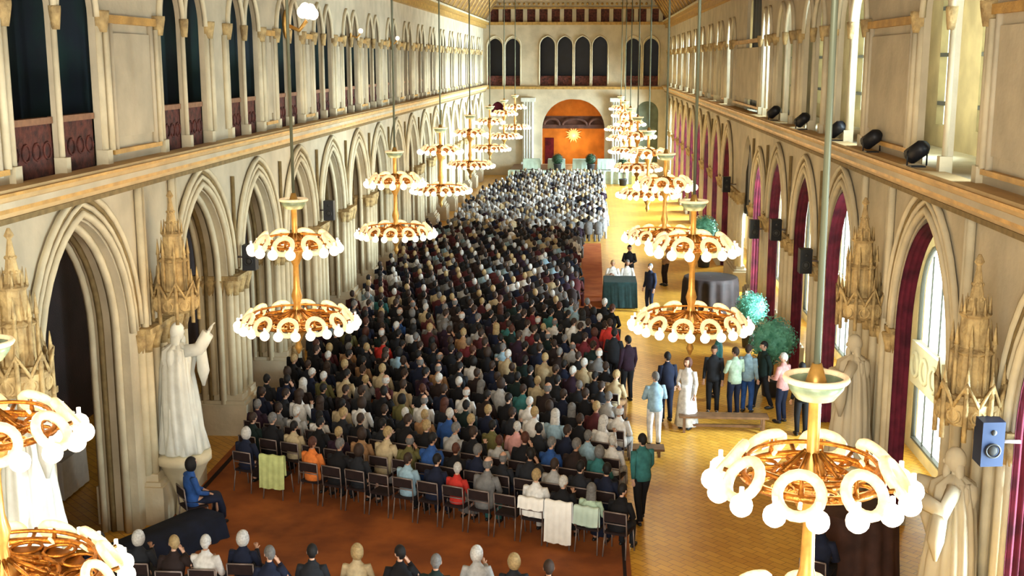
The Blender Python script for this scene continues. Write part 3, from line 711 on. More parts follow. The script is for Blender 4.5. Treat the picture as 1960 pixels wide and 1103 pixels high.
def canopy(loc, label):
    e = empty('statue_canopy', loc, 0, label=label, cat='stone canopy')
    m = MB(); m.lathe([(.34, .0), (.42, .06), (.44, .32), (.36, .36), (.36, .42)], (0, 0, 0), 8, smooth=False)
    for k in range(8):
        a = 2*PI*(k+.5)/8; c, s = math.cos(a), math.sin(a); r = .42
        m.tube([(r*c, r*s, -.18), (r*c, r*s, .5)], .035, 6); m.tube([(r*c, r*s, .5), (r*c, r*s, .85)], [.05, .005], 4)
        a0, a1 = a-PI/8, a+PI/8
        m.tube([(.43*math.cos(a-PI/8), .43*math.sin(a-PI/8), .3), (.45*c*.99, .45*s*.99, .62), (.43*math.cos(a+PI/8), .43*math.sin(a+PI/8), .3)], .03, 5)
        m.ring((.40*math.cos(a1), .40*math.sin(a1), .16), .09, .025, 10, 4, (math.cos(a1), math.sin(a1), 0))
    m.build('gable_crown', M['carved'], e)
    t = MB(); t.lathe([(.26, .4), (.25, .95), (.30, 1.0), (.20, 1.05), (.18, 1.45), (.22, 1.5), (.12, 1.55), (.03, 2.15), (.07, 2.2), (.02, 2.3)], (0, 0, 0), 8, smooth=False)
    for k in range(8):
        a = 2*PI*(k+.5)/8; c, s = math.cos(a), math.sin(a)
        t.tube([(.27*c, .27*s, .4), (.27*c, .27*s, 1.1)], .03, 5); t.tube([(.27*c, .27*s, 1.1), (.27*c, .27*s, 1.4)], [.04, .004], 4); t.tube([(.18*c, .18*s, 1.5), (.18*c, .18*s, 1.75)], [.03, .004], 4)
        for z in (1.7, 1.9): t.ball((.09*c*(2.3-z)*1.6, .09*s*(2.3-z)*1.6, z), .03, 5, 4)
    t.build('spire', M['carved'], e)
    return e
statue((-6.5, 15.45, 2.2), -1.25, 'large white marble robed statue with an outstretched arm at the left edge', ((.34, .18, 1.30), (.40, .50, 1.18)))
statue((-6.45, 21.45, 1.6), -.6, 'white marble robed statue with one arm raised on the second left pier', ((.30, .16, 1.42), (.42, .26, 1.66)))
statue((6.45, 16.1, 1.2), 1.3, 'shaded stone statue on the broad pier nearest the camera, right side', ((.30, .18, 1.25), (.28, .42, 1.30)), 'stone')  # tan stone in place of marble puts the shade into the colour
statue((6.45, 22.6, 1.3), 1.3, 'shaded stone statue on the right pier between the first two arches', ((.30, .12, 1.20), (.20, .38, 1.15)), 'stone')  # shade again painted in by using tan stone for the marble
for x, y, z, l in ((-6.5, 15.4, 4.5, 'carved gothic canopy over the statue at the left edge'), (-6.5, 21.6, 4.35, 'carved gothic canopy over the arm-raising statue on the left'), (6.5, 15.9, 4.2, 'carved gothic canopy over the nearest right statue'), (6.5, 22.6, 4.2, 'carved gothic canopy over the farther right statue')):
    canopy((x, y, z), l)
# shafts behind the statues on the broad piers
for x, y in ((-6.93, 15.6), (-6.93, 21.15), (-6.93, 22.9), (6.93, 17.7), (6.93, 22.4), (6.93, 24.6)):
    m = MB(); s = -1 if x > 0 else 1
    m.tube([(x, y, FZ+.9), (x, y, 6.75)], .07, 8); m.tube([(x, y+.17, FZ+.9), (x, y+.17, 6.75)], .05, 8); m.build('wall_shaft', M['stone_shaft'], wl if x < 0 else wr)

# ------------------------------------------------------------------ loudspeakers, spotlights, lamps
for (x, y, z, yaw, lab, mt) in ((-6.62, 27.05, 4.5, 1, 'black loudspeaker on the left pier beyond the arm-raising statue', 'black'), (-6.62, 35.6, 4.55, 1, 'black loudspeaker on the left wall above the second chandelier', 'black'),
                               (6.62, 29.2, 4.2, -1, 'black loudspeaker on the right pier past the second arch', 'black'), (6.62, 34.0, 4.3, -1, 'black loudspeaker on the right pier past the third arch', 'black'),
                               (6.62, 46.8, 4.3, -1, 'black loudspeaker on the broad orange-lit right pier', 'black'), (6.62, 15.35, 4.1, -1, 'dark blue loudspeaker at the right edge above a red curtain', 'bluebox'),
                               (6.62, 38.45, 3.7, -1, 'black loudspeaker on the right pier past the fourth arch', 'black')):
    e = empty('loudspeaker', (x, y, z), 0, label=lab, cat='loudspeaker')
    m = MB(); m.add([(-.15, -.17, -.3), (.15, -.13, -.3), (.15, .13, -.3), (-.15, .17, -.3), (-.15, -.17, .3), (.15, -.13, .3), (.15, .13, .3), (-.15, .17, .3)], [(3, 2, 1, 0), (4, 5, 6, 7), (0, 1, 5, 4), (1, 2, 6, 5), (2, 3, 7, 6), (3, 0, 4, 7)])
    m.build('cabinet', M[mt], e)
    m = MB(); m.ring((0, -.165, -.08), .09, .015, 16, 5, (0, 1, 0)); m.ball((0, -.16, -.08), (.07, .02, .07), 12, 6); m.ball((0, -.15, .16), (.04, .02, .04), 10, 5); m.build('driver', M['pot'], e)
    m = MB(); m.tube([(0, 0, 0), (.4*(1 if x > 0 else -1), 0, 0)], .025, 6); m.build('bracket', M['chairmetal'], e)
for i, (y, w_) in enumerate(((20.3, .3), (23.6, .22), (27.0, .3), (31.4, .28), (36.3, .28))):
    e = empty('spotlight', (6.78, y, 7.3), 0, label='%s black spotlight on the right gallery ledge, counted from the camera' % ords[i], cat='spotlight', group='black spotlights on the right gallery ledge')
    m = MB(); m.lathe([(.10, -.2), (.14, -.18), (.14, .12), (.09, .2)], (0, 0, 0), 14); b_ = m.build('housing', M['black'], e); b_.rotation_euler = (1.0, 0, .6); b_.location = (0, 0, .24)
    m = MB(); m.box(-.12, .12, -.12, .12, -.05, 0.0); m.tube([(-.16, 0, 0), (-.16, 0, .24)], .015, 5); m.tube([(.16, 0, 0), (.16, 0, .24)], .015, 5); m.tube([(-.16, 0, .24), (.16, 0, .24)], .015, 5); m.build('yoke', M['black'], e)
for y, z, l in ((32.4, 10.0, 'bright gilt bracket lamp high on the left gallery pier'), (41.2, 9.9, 'small white lamp on the left gallery wall, farther along'), (49., 9.8, 'farthest small warm lamp on the left gallery wall')):
    e = empty('wall_lamp', (-6.95, y, z), 0, label=l, cat='lamp')
    m = MB(); m.tube([(0, 0, 0), (.2, 0, -.08), (.32, 0, .05)], .03, 6); m.ball((0, 0, 0), (.05, .12, .2), 10, 6); m.build('bracket', M['brass_light'], e)
    m = MB(); k = 5 if y < 40 else 1
    for i in range(k): m.ball((.34, (i-(k-1)/2)*.17, .15+.05*(i % 2)), .085, 10, 7)
    m.build('lamp_globe', M['globe'], e)
    if k == 5: e.scale = (1.8, 1.8, 2.0)

# ------------------------------------------------------------------ chairs
def chair_proto():
    e = empty('chair')
    m = MB(); m.box(-.21, .21, -.2, .21, .43, .47); m.build('seat', M['chairpad'], e)
    m = MB()
    for s in (-1, 1): m.tube([(s*.21, -.2, .44), (s*.21, -.24, .86)], .013, 6)
    m.tube([(-.21, -.24, .86), (.21, -.24, .86)], .015, 6); m.tube([(-.21, -.22, .64), (.21, -.22, .64)], .012, 6)
    bk = m.build('back_frame', M['chairmetal'], e)
    m = MB(); m.box(-.2, .2, -.245, -.215, .68, .84); m.build('backrest', M['chairpad'], e)
    for sx in (-1, 1):
        for sy in (-1, 1):
            m = MB(); m.tube([(sx*.2, sy*.19, .44), (sx*.215, sy*.22+(-.03 if sy < 0 else .02), .005)], .013, 6); m.build('leg', M['chairmetal'], e)
    return e
chair0 = chair_proto(); used = [False]
def place_chair(x, y, rz, label, group):
    if used[0]: o = copy_tree(chair0)
    else: o = chair0; used[0] = True
    o.location = (x, y, FZ); o.rotation_euler.z = rz; tag(o, label, 'chair', group); return o
def seat_pad(x, y):  pass

# ------------------------------------------------------------------ audience
TH = math.radians(20.5)                       # the rows stand at an angle to the hall
u = Vector((-math.cos(TH), math.sin(TH))); v = Vector((math.sin(TH), math.cos(TH)))
O = Vector((1.92, 20.05))
DARK = ['black']*11+['navy']*5+['charcoal']*6+['dark brown']*3+['plum']*2+['dark green']*2+['maroon']
LITE = ['grey', 'pale grey', 'light blue', 'white', 'beige', 'tan', 'teal', 'blue', 'white', 'dark red', 'pale grey', 'olive']
HAIRS = ['grey']*4+['white']*3+['brown']*8+['black']*8+['blond']*2+['auburn']*2
seats = []
for r in range(0, 44):
    row = []
    for c in range(-60, 60):
        p = O+u*(c*.535)+v*(r*.90)
        xr = 2.02 if p.y < 37.0 else .85
        xl = max(-6.5, -5.75-(p.y-23)*.16)
        if p.x > xr or p.x < xl or p.y > 56: continue
        row.append(p)
    for i, p in enumerate(row): seats.append((r, i, p, len(row)))
seats.sort(key=lambda s: s[2].y)
ind = seats[:282]; rest = seats[282:]
# special colours at known places (pixel-derived floor positions)
SPEC = [(1.9, 24.9, 'white', 'pale grey', 'white'), (1.9, 25.8, 'pale grey', 'navy', 'grey'), (1.95, 23.0, 'white', 'pale grey', 'white'), (1.9, 22.1, 'teal', 'navy', 'grey'), (1.7, 27.5, 'beige', 'tan', 'blond'), (-5.0, 24.6, 'pale grey', 'black', 'white'), (-1.2, 26.4, 'white', 'grey', 'white'), (-2.3, 25.4, 'white', 'black', 'grey'), (-3.2, 26.6, 'beige', 'olive', 'brown'), (-.9, 31.0, 'light blue', 'navy', 'grey'), (.2, 29.4, 'beige', 'tan', 'blond'), (-1.9, 23.9, 'blue', 'navy', 'white'),(-3.95, 22.0, 'orange', 'brown', 'auburn'), (-3.4, 23.3, 'tan', 'black', 'brown'), (-2.6, 22.6, 'beige', 'white', 'blond'), (-1.0, 21.6, 'red', 'grey', 'white'), (-.4, 20.9, 'grey', 'teal', 'grey'),
        (.65, 20.55, 'white', 'white', 'blond'), (0.3, 22.2, 'blue', 'navy', 'grey'), (.6, 24.4, 'light blue', 'navy', 'white'), (1.5, 24.0, 'white', 'navy', 'white'), (1.6, 23.2, 'light blue', 'teal', 'grey'),
        (.5, 34.5, 'white', 'pale grey', 'grey'), (.9, 35.6, 'light blue', 'white', 'grey'), (-4.3, 31.0, 'red', 'black', 'brown'), (1.3, 32.2, 'dark red', 'black', 'brown'), (1.75, 33.0, 'dark red', 'black', 'auburn'), (1.2, 20.4, 'pale green', 'navy', 'grey'),
        (-1.6, 24.5, 'tan', 'dark brown', 'blond'), (-.2, 27.2, 'beige', 'tan', 'blond'), (-.1, 25.5, 'white', 'grey', 'white'), (-.1, 23.6, 'pink', 'black', 'white'), (-3.8, 27.5, 'beige', 'olive', 'blond'), (-1.7, 23.0, 'pale grey', 'olive', 'grey'), (-2.1, 22.9, 'olive', 'black', 'grey')]
taken = {}
for sx, sy, a, b, h in SPEC:
    best = min(range(len(ind)), key=lambda i: (ind[i][2]-Vector((sx, sy))).length if i not in taken else 1e9); taken[best] = (a, b, h)
for i, (r, c, p, n) in enumerate(ind):
    top = R_.choice(DARK) if R_.random() < .82 else R_.choice(LITE); low = R_.choice(DARK); hc = R_.choice(HAIRS)
    if i in taken: top, low, hc = taken[i]
    k = R_.choice([0, 0, 0, 1, 2, 2, 2, 3, 4, 4, 5]); pr = SP[k]
    hk = ('fringe' if hc in ('white', 'grey') and R_.random() < .3 else 'short') if pr.kind == 'm' else R_.choice(['bob', 'long', 'bob', 'short'])
    if r == 0 and c in (4, 9): continue
    if (p-Vector((-4.9, 22.5))).length < .5: continue
    if any((p-Vector(q)).length < .55 for q in ((2.35, 29.8), (2.0, 30.6), (1.9, 31.8))): continue
    rz = -TH+R_.uniform(-.12, .12)
    lab = 'person in %s, %s hair, %s row from back, %s seat from right aisle' % (top, hc, ordn(r), ordn(c))
    if (r == 0 and c in (2,)) : pass
    jx, jy = R_.uniform(-.03, .03), R_.uniform(-.04, .04)
    person(pr, (p.x+jx, p.y+jy, FZ), rz, top, low, hc, hk, lab, 'seated audience of the main block', R_.uniform(.94, 1.05), full=r < 9)
for (r, c, p, n) in ind:
    if any((p-Vector(q)).length < .55 for q in ((2.35, 29.8), (2.0, 30.6), (1.9, 31.8), (-4.9, 22.5))): continue
    if r < 3 or c == 0 and r < 12:
        lab = 'dark upholstered metal chair, %s row from the back, %s from the right aisle' % (ordn(r), ordn(c))
        place_chair(p.x, p.y, -TH, lab, 'metal chairs of the main block')

# far audience: uncountable mass
def lowpoly(mb, x, y, rz, tone, hm, lean):
    t = MB(); t.cur = tone
    t.loft([((0, 0, .42), .17, .13), ((0, 0, .55), .18, .14), ((0, lean*.5, .88), .21, .13), ((0, lean, 1.0), .17, .10), ((0, lean, 1.06), .05, .05)], 8)
    t.loft([((-.1, 0, .5), .08, .08), ((-.11, .42, .5), .07, .07, (1, 0, 0), (0, 0, 1))], 6); t.loft([((.1, 0, .5), .08, .08), ((.11, .42, .5), .07, .07, (1, 0, 0), (0, 0, 1))], 6)
    for s in (-1, 1): t.tube([(s*.11, .42, .5), (s*.11, .42, .02)], .06, 5); t.tube([(s*.2, lean, .98), (s*.25, .06+lean, .72), (s*.12, .26, .66)], .05, 5)
    t.cur = 1; t.ball((0, .01+lean*1.3, 1.2), (.075, .09, .115), 8, 6)
    t.cur = hm; t.ball((0, -.01+lean*1.3, 1.22), (.085, .1, .118), 8, 6, keep=lambda d: not (d.y > .25 and d.z < .4))
    mb.merge(t, Matrix.Translation((x, y, FZ)) @ Matrix.Rotation(rz, 4, 'Z'))
cm = [SK[0], SK[0], HM['white'], HM['grey'], HM['brown'], HM['black'], HM['blond'], CM['black'], CM['navy'], CM['charcoal'], CM['dark brown'], CM['plum'], CM['pale grey'], CM['white'], CM['light blue'], CM['maroon'], CM['beige'], CM['grey']]
mb = MB()
for (r, c, p, n) in rest:
    tone = R_.choice([7, 8, 9, 10, 11, 15]) if R_.random() < .78 else R_.choice([12, 13, 14, 16, 17])
    lowpoly(mb, p.x+R_.uniform(-.04, .04), p.y, -TH+R_.uniform(-.2, .2), tone, R_.choice([2, 3, 4, 5, 4, 5, 6]), R_.uniform(-.02, .08))
if mb.v: tag(mb.build('seated_crowd', cm), 'mass of dark-clothed seated listeners in the middle of the hall', 'crowd', kind='stuff')
mb = MB()
for r in range(27):
    y = 57.2+r*1.0
    for k in range(17):
        x = -5.6+k*.46+(r % 2)*.22
        if x > 2.15 or x < -5.4+max(0, (r-12))*.12: continue
        if R_.random() < .08: continue
        pale = (x > -3.2 or r < 14)
        tone = R_.choice([12, 17, 17, 13, 17, 16, 12]) if pale and R_.random() < .72 else R_.choice([7, 8, 9, 10, 11])
        lowpoly(mb, x+R_.uniform(-.06, .06), y, R_.uniform(-.3, .3), tone, R_.choice([2, 2, 3, 4, 5, 6, 3]), R_.uniform(0, .1))
tag(mb.build('far_seated_crowd', cm), 'mass of grey and white clothed seated people in front of the stage', 'crowd', kind='stuff')

# foreground row at the bottom edge: (x, y, colours)
FG = [(-6.6, 17.6, 'navy', 'black', 'black'), (-6.0, 17.75, 'charcoal', 'black', 'white'), (-5.35, 17.5, 'dark brown', 'black', 'blond'), (-4.85, 17.6, 'white', 'navy', 'white'), (-4.3, 17.85, 'navy', 'black', 'white'), (-3.7, 17.2, 'navy', 'black', 'grey'), (-3.05, 17.35, 'charcoal', 'black', 'black'),
      (-2.35, 17.45, 'beige', 'tan', 'blond'), (-1.65, 17.35, 'black', 'black', 'black'), (-1.05, 17.1, 'dark green', 'black', 'grey'), (-.45, 17.5, 'pale grey', 'black', 'white'), (.15, 17.25, 'charcoal', 'black', 'blond'), (.7, 17.0, 'black', 'black', 'brown')]
for i, (x, y, a, b, h) in enumerate(FG):
    x, y = x*.98+.1, y-.35
    pr = SP[(i*2+1) % 6] if i not in (7, 11) else SP[4]
    person(pr, (x, y, FZ), R_.uniform(-.15, .15), a, b, h, 'short' if pr.kind == 'm' else 'bob', 'person in %s, %s hair, %s from the left along the bottom edge row' % (a, h, ords[i]), 'foreground row at the bottom edge', 1.0)
    place_chair(x, y, 0, 'metal chair under the %s person from the left in the foreground row' % ords[i], 'chairs of the foreground row')

# cloths on rear row chairs
def drape(name, x, y, rz, w_, m, label, zt=.9, zb=.25, cat='cloth'):
    t = MB(); n = 16; k = 6; vs = []
    prof = [(-.30, zb), (-.28, (zb+zt)/2), (-.275, zt-.03), (-.24, zt), (-.2, zt-.03), (-.19, (zb+zt)/2+.05), (-.18, .5)]
    for yy, zz in prof:
        for i in range(n+1): vs.append((-w_+2*w_*i/n, yy+.012*math.sin(i*1.7)*(1 if zz < zt-.05 else .3), zz+.01*math.sin(i*.9)))
    N = n+1; t.add(vs, [(r*N+i, r*N+i+1, (r+1)*N+i+1, (r+1)*N+i) for r in range(len(prof)-1) for i in range(n)], True)
    t.add([(a, b+.012, c) for a, b, c in vs], [(r*N+i, (r+1)*N+i, (r+1)*N+i+1, r*N+i+1) for r in range(len(prof)-1) for i in range(n)], True)
    o = t.build(name, m); o.location = (x, y, FZ); o.rotation_euler.z = rz; return tag(o, label, cat)
s0 = {(r, c): p for (r, c, p, n) in ind}
p = s0[(0, 2)]; drape('coat', p.x, p.y, -TH, .26, M['wht'], 'long white coat hung over a rear row chair near the right end', .92, .12, 'coat')
p = s0[(0, 1)]; drape('jacket', p.x, p.y, -TH, .23, M['palegreen'], 'pale green jacket over the chair right of the long white coat', .90, .55, 'jacket')
p = s0[(0, 3)]; drape('shawl', p.x, p.y, -TH, .25, M['wht'], 'short pale shawl over the chair left of the long white coat', .9, .68, 'shawl')
lx = [s for s in ind if s[0] in (0, 1, 2) and s[2].x < -4.9]; lp = min(lx, key=lambda s: s[2].x)[2] if lx else Vector((-5.1, 22.5))
drape('lime_coat', -4.9, 22.5, -.2, .27, M['lime'], 'lime green coat hung over the chair at the left end of the rear row', .95, .25, 'coat')
place_chair(-4.9, 22.5, -.2, 'metal chair under the lime green coat', 'metal chairs of the main block')

# ------------------------------------------------------------------ people standing on the right
STD = [(2.38, 21.6, .35, 2, 'teal', 'black', 'black', 'person in teal jacket stepping into the right aisle beside the rear rows'),
   # x, y, rz, proto, top, low, hair, label
 (2.86, 26.2, .2, 1, 'light blue', 'white', 'grey', 'person in light blue shirt and pale trousers standing at the aisle end'),
 (3.70, 27.6, 2.6, 3, 'white', 'white', 'auburn', 'person in long white dress standing right of the dark suits'),
 (3.25, 28.1, .3, 0, 'navy', 'navy', 'black', 'person in navy suit standing left of the white dress'),
 (2.35, 29.8, .5, 0, 'plum', 'black', 'black', 'person in plum jacket standing beside the right aisle, head against the bright floor'),
 (2.0, 30.6, -.4, 1, 'charcoal', 'black', 'black', 'person in charcoal jacket standing left of the plum jacket'),
 (4.45, 28.9, 2.9, 0, 'charcoal', 'black', 'brown', 'person in charcoal suit standing behind the long low table'),
 (4.95, 28.7, .4, 1, 'pale green', 'navy', 'brown', 'person in pale green jacket standing behind the long low table'),
 (5.3, 29.0, -.5, 0, 'light blue', 'blue', 'brown', 'person in light blue top and blue trousers by the long low table'),
 (5.75, 29.4, 1.9, 2, 'dark green', 'black', 'black', 'tall person in dark green walking below the bushy tree'),
 (6.05, 28.2, .8, 1, 'pink', 'navy', 'white', 'person in pink top standing in front of the right windows'),
 (6.35, 27.2, .2, 4, 'black', 'black', 'black', 'person in black leaning forward near the right wall'),
 (4.7, 30.4, 1.2, 0, 'teal', 'black', 'grey', 'person in teal standing behind the pale green jacket'),
 (1.9, 31.8, -.2, 1, 'red', 'black', 'brown', 'person in red jacket standing at the aisle end of the seats'),
 (3.45, 41.0, 2.4, 0, 'navy', 'navy', 'grey', 'person in navy standing between the draped table and the round table'),
 (2.85, 45.2, 3.0, 1, 'black', 'black', 'black', 'person in black standing behind the dark draped table'),
 (4.3, 46.2, 2.0, 1, 'tan', 'dark brown', 'brown', 'person in tan jacket standing far down the right side'),
 (-7.9, 28.3, 2.2, 0, 'dark green', 'black', 'black', 'person in dark green standing in the left aisle beside the second pier'),
]
for (x, y, rz, k, a, b, h, lab) in STD:
    person(ST[k], (x, y, FZ), rz, a, b, h, 'bob' if ST[k].kind == 'f' else 'short', lab, None)
# two people in white behind the draped table
person(SP[1], (2.2, 44.2, FZ), 3.0, 'white', 'white', 'blond', 'short', 'left of two people in white seated behind the dark draped table', None)
person(SP[0], (2.75, 44.3, FZ), 3.2, 'white', 'white', 'grey', 'short', 'right of two people in white seated behind the dark draped table', None)
place_chair(2.2, 44.2, 3.0, 'metal chair under the left white-clothed person behind the draped table', None); place_chair(2.75, 44.3, 3.2, 'metal chair under the right white-clothed person behind the draped table', None)
# seated person in blue by the left pier
person(SP[4], (-6.05, 20.75, FZ), -.9, 'blue', 'navy', 'black', 'bob', 'person in bright blue jacket seated beside the left pier below the statue', None, 1.05)
place_chair(-6.05, 20.75, -.9, 'metal chair under the person in bright blue by the left pier', None)

# ------------------------------------------------------------------ tables and drapes
def box_table(x0, x1, y0, y1, h, mcloth, label, drop=.98, rz=0, name='draped_table'):
    e = empty(name, ((x0+x1)/2, (y0+y1)/2, FZ), rz, label=label, cat='table'); a, b = (x1-x0)/2, (y1-y0)/2
    m = MB(); m.box(-a, a, -b, b, h-.03, h); m.build('table_top', M['wood'], e)
    for sx in (-1, 1):
        for sy in (-1, 1): m = MB(); m.box(sx*(a-.06)-.025, sx*(a-.06)+.025, sy*(b-.06)-.025, sy*(b-.06)+.025, 0, h-.03); m.build('leg', M['wood'], e)
    m = MB(); per = []; n = 14
    for i in range(n): per.append((-a+2*a*i/n, -b))
    for i in range(n): per.append((a, -b+2*b*i/n))
    for i in range(n): per.append((a-2*a*i/n, b))
    for i in range(n): per.append((-a, b-2*b*i/n))
    N = len(per); vs = []
    for q, z in ((1.015, h+.012), (1.03, h-.02), (1.07, h*(1-drop)+.02)):
        for i, (px, py) in enumerate(per):
            w_ = 1+.02*math.sin(i*1.9)*(z < h-.05); vs.append((px*q*w_, py*q*w_, z))
    fs = [(r*N+i, (r+1)*N+i, (r+1)*N+(i+1) % N, r*N+(i+1) % N) for r in range(2) for i in range(N)]+[tuple(range(N))]
    m.add(vs, fs); m.build('tablecloth', mcloth, e); return e
def round_table(x, y, R, h, mcloth, label):
    e = empty('round_table', (x, y, FZ), 0, label=label, cat='table')
    m = MB(); m.lathe([(R, h-.03), (R, h)], (0, 0, 0), 32); m.build('table_top', M['wood'], e)
    m = MB(); m.tube([(0, 0, 0), (0, 0, h-.03)], .05, 10); m.lathe([(.35, 0), (.3, .03), (.06, .08)], (0, 0, 0), 20); m.build('pedestal', M['wood'], e)
    m = MB(); f = lambda a, z: 1+(.05*math.sin(14*a) if z < h-.1 else 0)
    m.lathe([(.02, h+.013), (R*.99, h+.013), (R+.02, h), (R+.04, h-.15), (R+.07, h*.4), (R+.10, .03)], (0, 0, 0), 84, f, cap=False); m.build('tablecloth', mcloth, e); return e
box_table(1.85, 3.0, 41.6, 42.9, .95, M['greencloth'], 'dark green draped table beside the orange runner')
round_table(5.6, 41.6, .92, 1.2, M['blackcloth'], 'large round table under a blackish brown cloth on the far right side')
round_table(5.95, 19.6, .64, 1.15, M['browncloth'], 'round table under a brown cloth at the bottom right')
person(SP[2], (5.05, 18.2, FZ), -.5, 'navy', 'black', 'black', 'short', 'person in navy seated beside the bottom right round table', None, 1.1)
place_chair(5.05, 18.2, -.5, 'metal chair under the person in navy at the bottom right', None)
# low bench table in front of the standing group
def bench(x0, x1, y, z, label, d=.4):
    e = empty('bench', ((x0+x1)/2, y, FZ), 0, label=label, cat='bench'); a = (x1-x0)/2
    m = MB(); m.box(-a, a, -d/2, d/2, z-.05, z); m.build('seat', M['wood'], e)
    m = MB(); m.box(-a+.1, a-.1, -.03, .03, .12, .18); m.build('stretcher', M['wood'], e)
    for s in (-1, 1):
        for q in (-1, 1): m = MB(); m.box(s*(a-.12)-.03, s*(a-.12)+.03, q*(d/2-.06)-.03, q*(d/2-.06)+.03, 0, z-.05); m.build('leg', M['wood'], e)
    return e
bench(3.5, 5.6, 27.4, .42, 'long low wooden bench in front of the standing group on the right')
bench(2.0, 3.05, 25.55, .2, 'short low wooden bench at the feet of the light blue shirt')
# dark draped low bench by the left pier
e = empty('draped_bench', (-6.15, 19.6, FZ), math.radians(-28), label='long low bench under dark navy cloth running from the left pier towards the foreground', cat='bench')
m = MB(); m.box(-.32, .32, -1.5, 1.0, .38, .43); m.build('seat', M['wood'], e)
for s in (-1, 1):
    for q in (-1.35, .85): m = MB(); m.box(s*.26-.03, s*.26+.03, q-.03, q+.03, 0, .38); m.build('leg', M['wood'], e)
m = MB(); n = 40; vs = []
for i in range(n+1):
    yy = -1.55+2.6*i/n; w_ = .03*math.sin(i*1.4)
    for xx, zz in ((-.46+w_, .02), (-.37, .36), (-.33, .45), (0, .46), (.33, .45), (.37, .36), (.46-w_, .02)): vs.append((xx, yy, zz))
m.add(vs, [(i*7+j, i*7+j+1, (i+1)*7+j+1, (i+1)*7+j) for i in range(n) for j in range(6)], True); m.build('cloth', M['darkcloth'], e)
box_table(-9.9, -9.1, 21.9, 23.0, .8, M['wht'], 'small white-clothed table in the dark left aisle')
m = MB(); m.box(.98, 1.85, 38.5, 57, FZ, FZ+.02); tag(m.build('carpet_runner', M['carpet']), 'orange-red carpet runner in the aisle right of the seats', 'carpet')
M['seat_carpet'] = mat('red_brown_carpet', (.36, .105, .022), .75, col2=(.20, .055, .014), scale=1.3)
m = MB(); m.box(-6.75, 2.12, 8, 38.4, FZ, FZ+.012); co_ = tag(m.build('carpet', M['seat_carpet']), 'wide red-brown carpet under the seated audience and the gap behind it', 'carpet')
m = MB(); m.box(-6.6, -6.5, 8, 38.4, FZ+.012, FZ+.018); m.box(1.98, 2.04, 8, 38.4, FZ+.012, FZ+.018); m.build('border_stripe', M['chairpad'], co_)
# music desks / row of small white-clothed tables on stage
for i, x in enumerate((-3.0, -1.2, .6, 2.4)):
    e = box_table(x-.6, x+.6, 86.5, 87.2, .75, M['palegreen'], '%s pale-clothed table from the left on the far stage' % ords[i]); e.location.z = 1.29; e['group'] = 'pale-clothed tables on the stage'

# ------------------------------------------------------------------ clipped trees
def bay_tree(x, y, R, zc, label, z0=FZ, m1='leaf', name='potted_tree'):
    e = empty(name, (x, y, z0), 0, label=label, cat='plant'); h = zc-z0
    m = MB(); m.lathe([(.18, 0), (.24, .02), (.28, .4), (.31, .42), (.31, .48), (.27, .48), (.26, .42)], (0, 0, 0), 18); m.lathe([(.02, .44), (.26, .44)], (0, 0, 0), 18, cap=False); m.build('planter', M['pot'], e)
    m = MB(); m.tube([(0, 0, .4), (.01, 0, h-R*.5)], .035, 8)
    rr = random.Random(int(x*100+y)); 
    for k in range(8):
        a = k*PI/4; m.tube([(0, 0, h-R*.6), (R*.6*math.cos(a), R*.6*math.sin(a), h+R*.2*((k % 3)-1))], [.02, .006], 5)
    m.build('trunk', M['bark'], e)
    m = MB(); m.ball((0, 0, h), R*.82, 16, 10)
    for k in range(1100):
        d = Vector((rr.gauss(0, 1), rr.gauss(0, 1), rr.gauss(0, 1))).normalized(); r = R*rr.uniform(.78, 1.03); c = d*r+Vector((0, 0, h))
        a = d.orthogonal().normalized(); a.rotate(Matrix.Rotation(rr.uniform(0, 6.28), 3, d)); b = d.cross(a); a = (a+d*.5).normalized(); L = R*.13; W = R*.05
        m.add([c-b*W*.2, c+a*L*.5-b*W, c+a*L, c+a*L*.5+b*W], [(0, 1, 2, 3)])
    m.build('foliage', M[m1], e); return e
bay_tree(6.15, 30.6, .62, 1.85, 'largest clipped blue-green potted tree, in front of the right windows')
bay_tree(6.3, 36.0, .50, 1.6, 'clipped potted tree behind the largest one by the right arcade')
bay_tree(6.2, 50.6, .58, 2.0, 'small-looking clipped potted tree far along the right arcade')
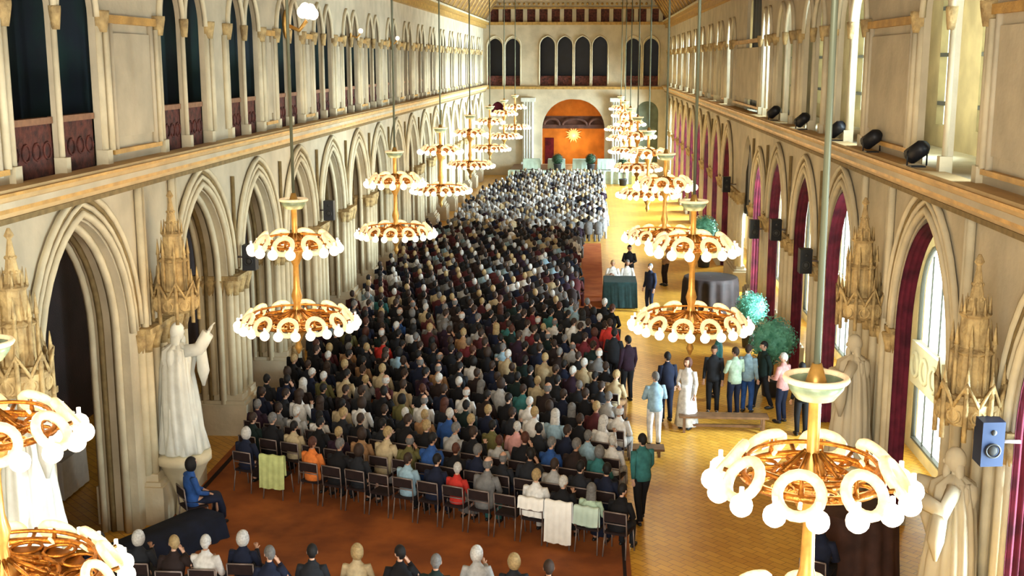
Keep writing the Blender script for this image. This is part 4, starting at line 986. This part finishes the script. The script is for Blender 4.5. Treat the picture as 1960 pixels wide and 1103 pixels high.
for i, (x, l) in enumerate(((-1.1, 'left of two dark green bushes on the far stage'), (1.3, 'right of two dark green bushes on the far stage'))): bay_tree(x, 86.0, .42, 2.1, l, 1.29, 'leafd')
bay_tree(3.6, 84.6, .55, 1.75, 'dark green bush at the right corner of the far stage', FZ, 'leafd')

# ------------------------------------------------------------------ light
def area(loc, rot, sx, sy, en, col):
    L = bpy.data.lights.new('daylight_and_fill', 'AREA'); L.shape = 'RECTANGLE'; L.size = sx; L.size_y = sy; L.energy = en; L.color = col; L.spread = 2.1
    o = bpy.data.objects.new('daylight_and_fill', L); C.objects.link(o); o.location = loc; o.rotation_euler = rot; return o
# daylight entering through the windows of the right outer wall
for y in low_w: area((XW-.02, y, 3.0), (0, PI/2, 0), 4.2, 1.6, 950, (.72, .91, 1.))
for y, h in upp: area((XW-.02, y, 9.3), (0, PI/2, 0), 3.2, .8, 200, (.72, .91, 1.))
# added fill light from the open camera end, no window there
area((-1, -2.5, 8.), (PI/2, 0, 0), 9, 9, 1500, (1., .96, .86))
L = bpy.data.lights.new('apse_lamp', 'POINT'); L.energy = 130; L.color = (1, .6, .25); L.shadow_soft_size = .3
o = bpy.data.objects.new('apse_lamp', L); C.objects.link(o); o.location = (0, YE+.9, 3.0)
wd = bpy.data.worlds.new('World'); sc.world = wd; wd.use_nodes = True
wd.node_tree.nodes['Background'].inputs['Color'].default_value = (.9, .88, .8, 1); wd.node_tree.nodes['Background'].inputs['Strength'].default_value = .3

# ------------------------------------------------------------------ camera
cam = bpy.data.cameras.new('camera'); co = bpy.data.objects.new('camera', cam); C.objects.link(co); sc.camera = co
cam.sensor_width = 36; cam.lens = 36*2271.04/1960; cam.clip_start = .1; cam.clip_end = 300
co.location = (1.349, 0, 9.007); co.rotation_euler = (PI/2-.18846, 0, .06677)
vs = sc.view_settings; vs.view_transform = 'Standard'; vs.look = 'None'; vs.gamma = 1; vs.use_curve_mapping = False; vs.exposure = 0.6
sc.cycles.max_bounces = 6; sc.cycles.sample_clamp_indirect = 4; sc.cycles.use_denoising = True
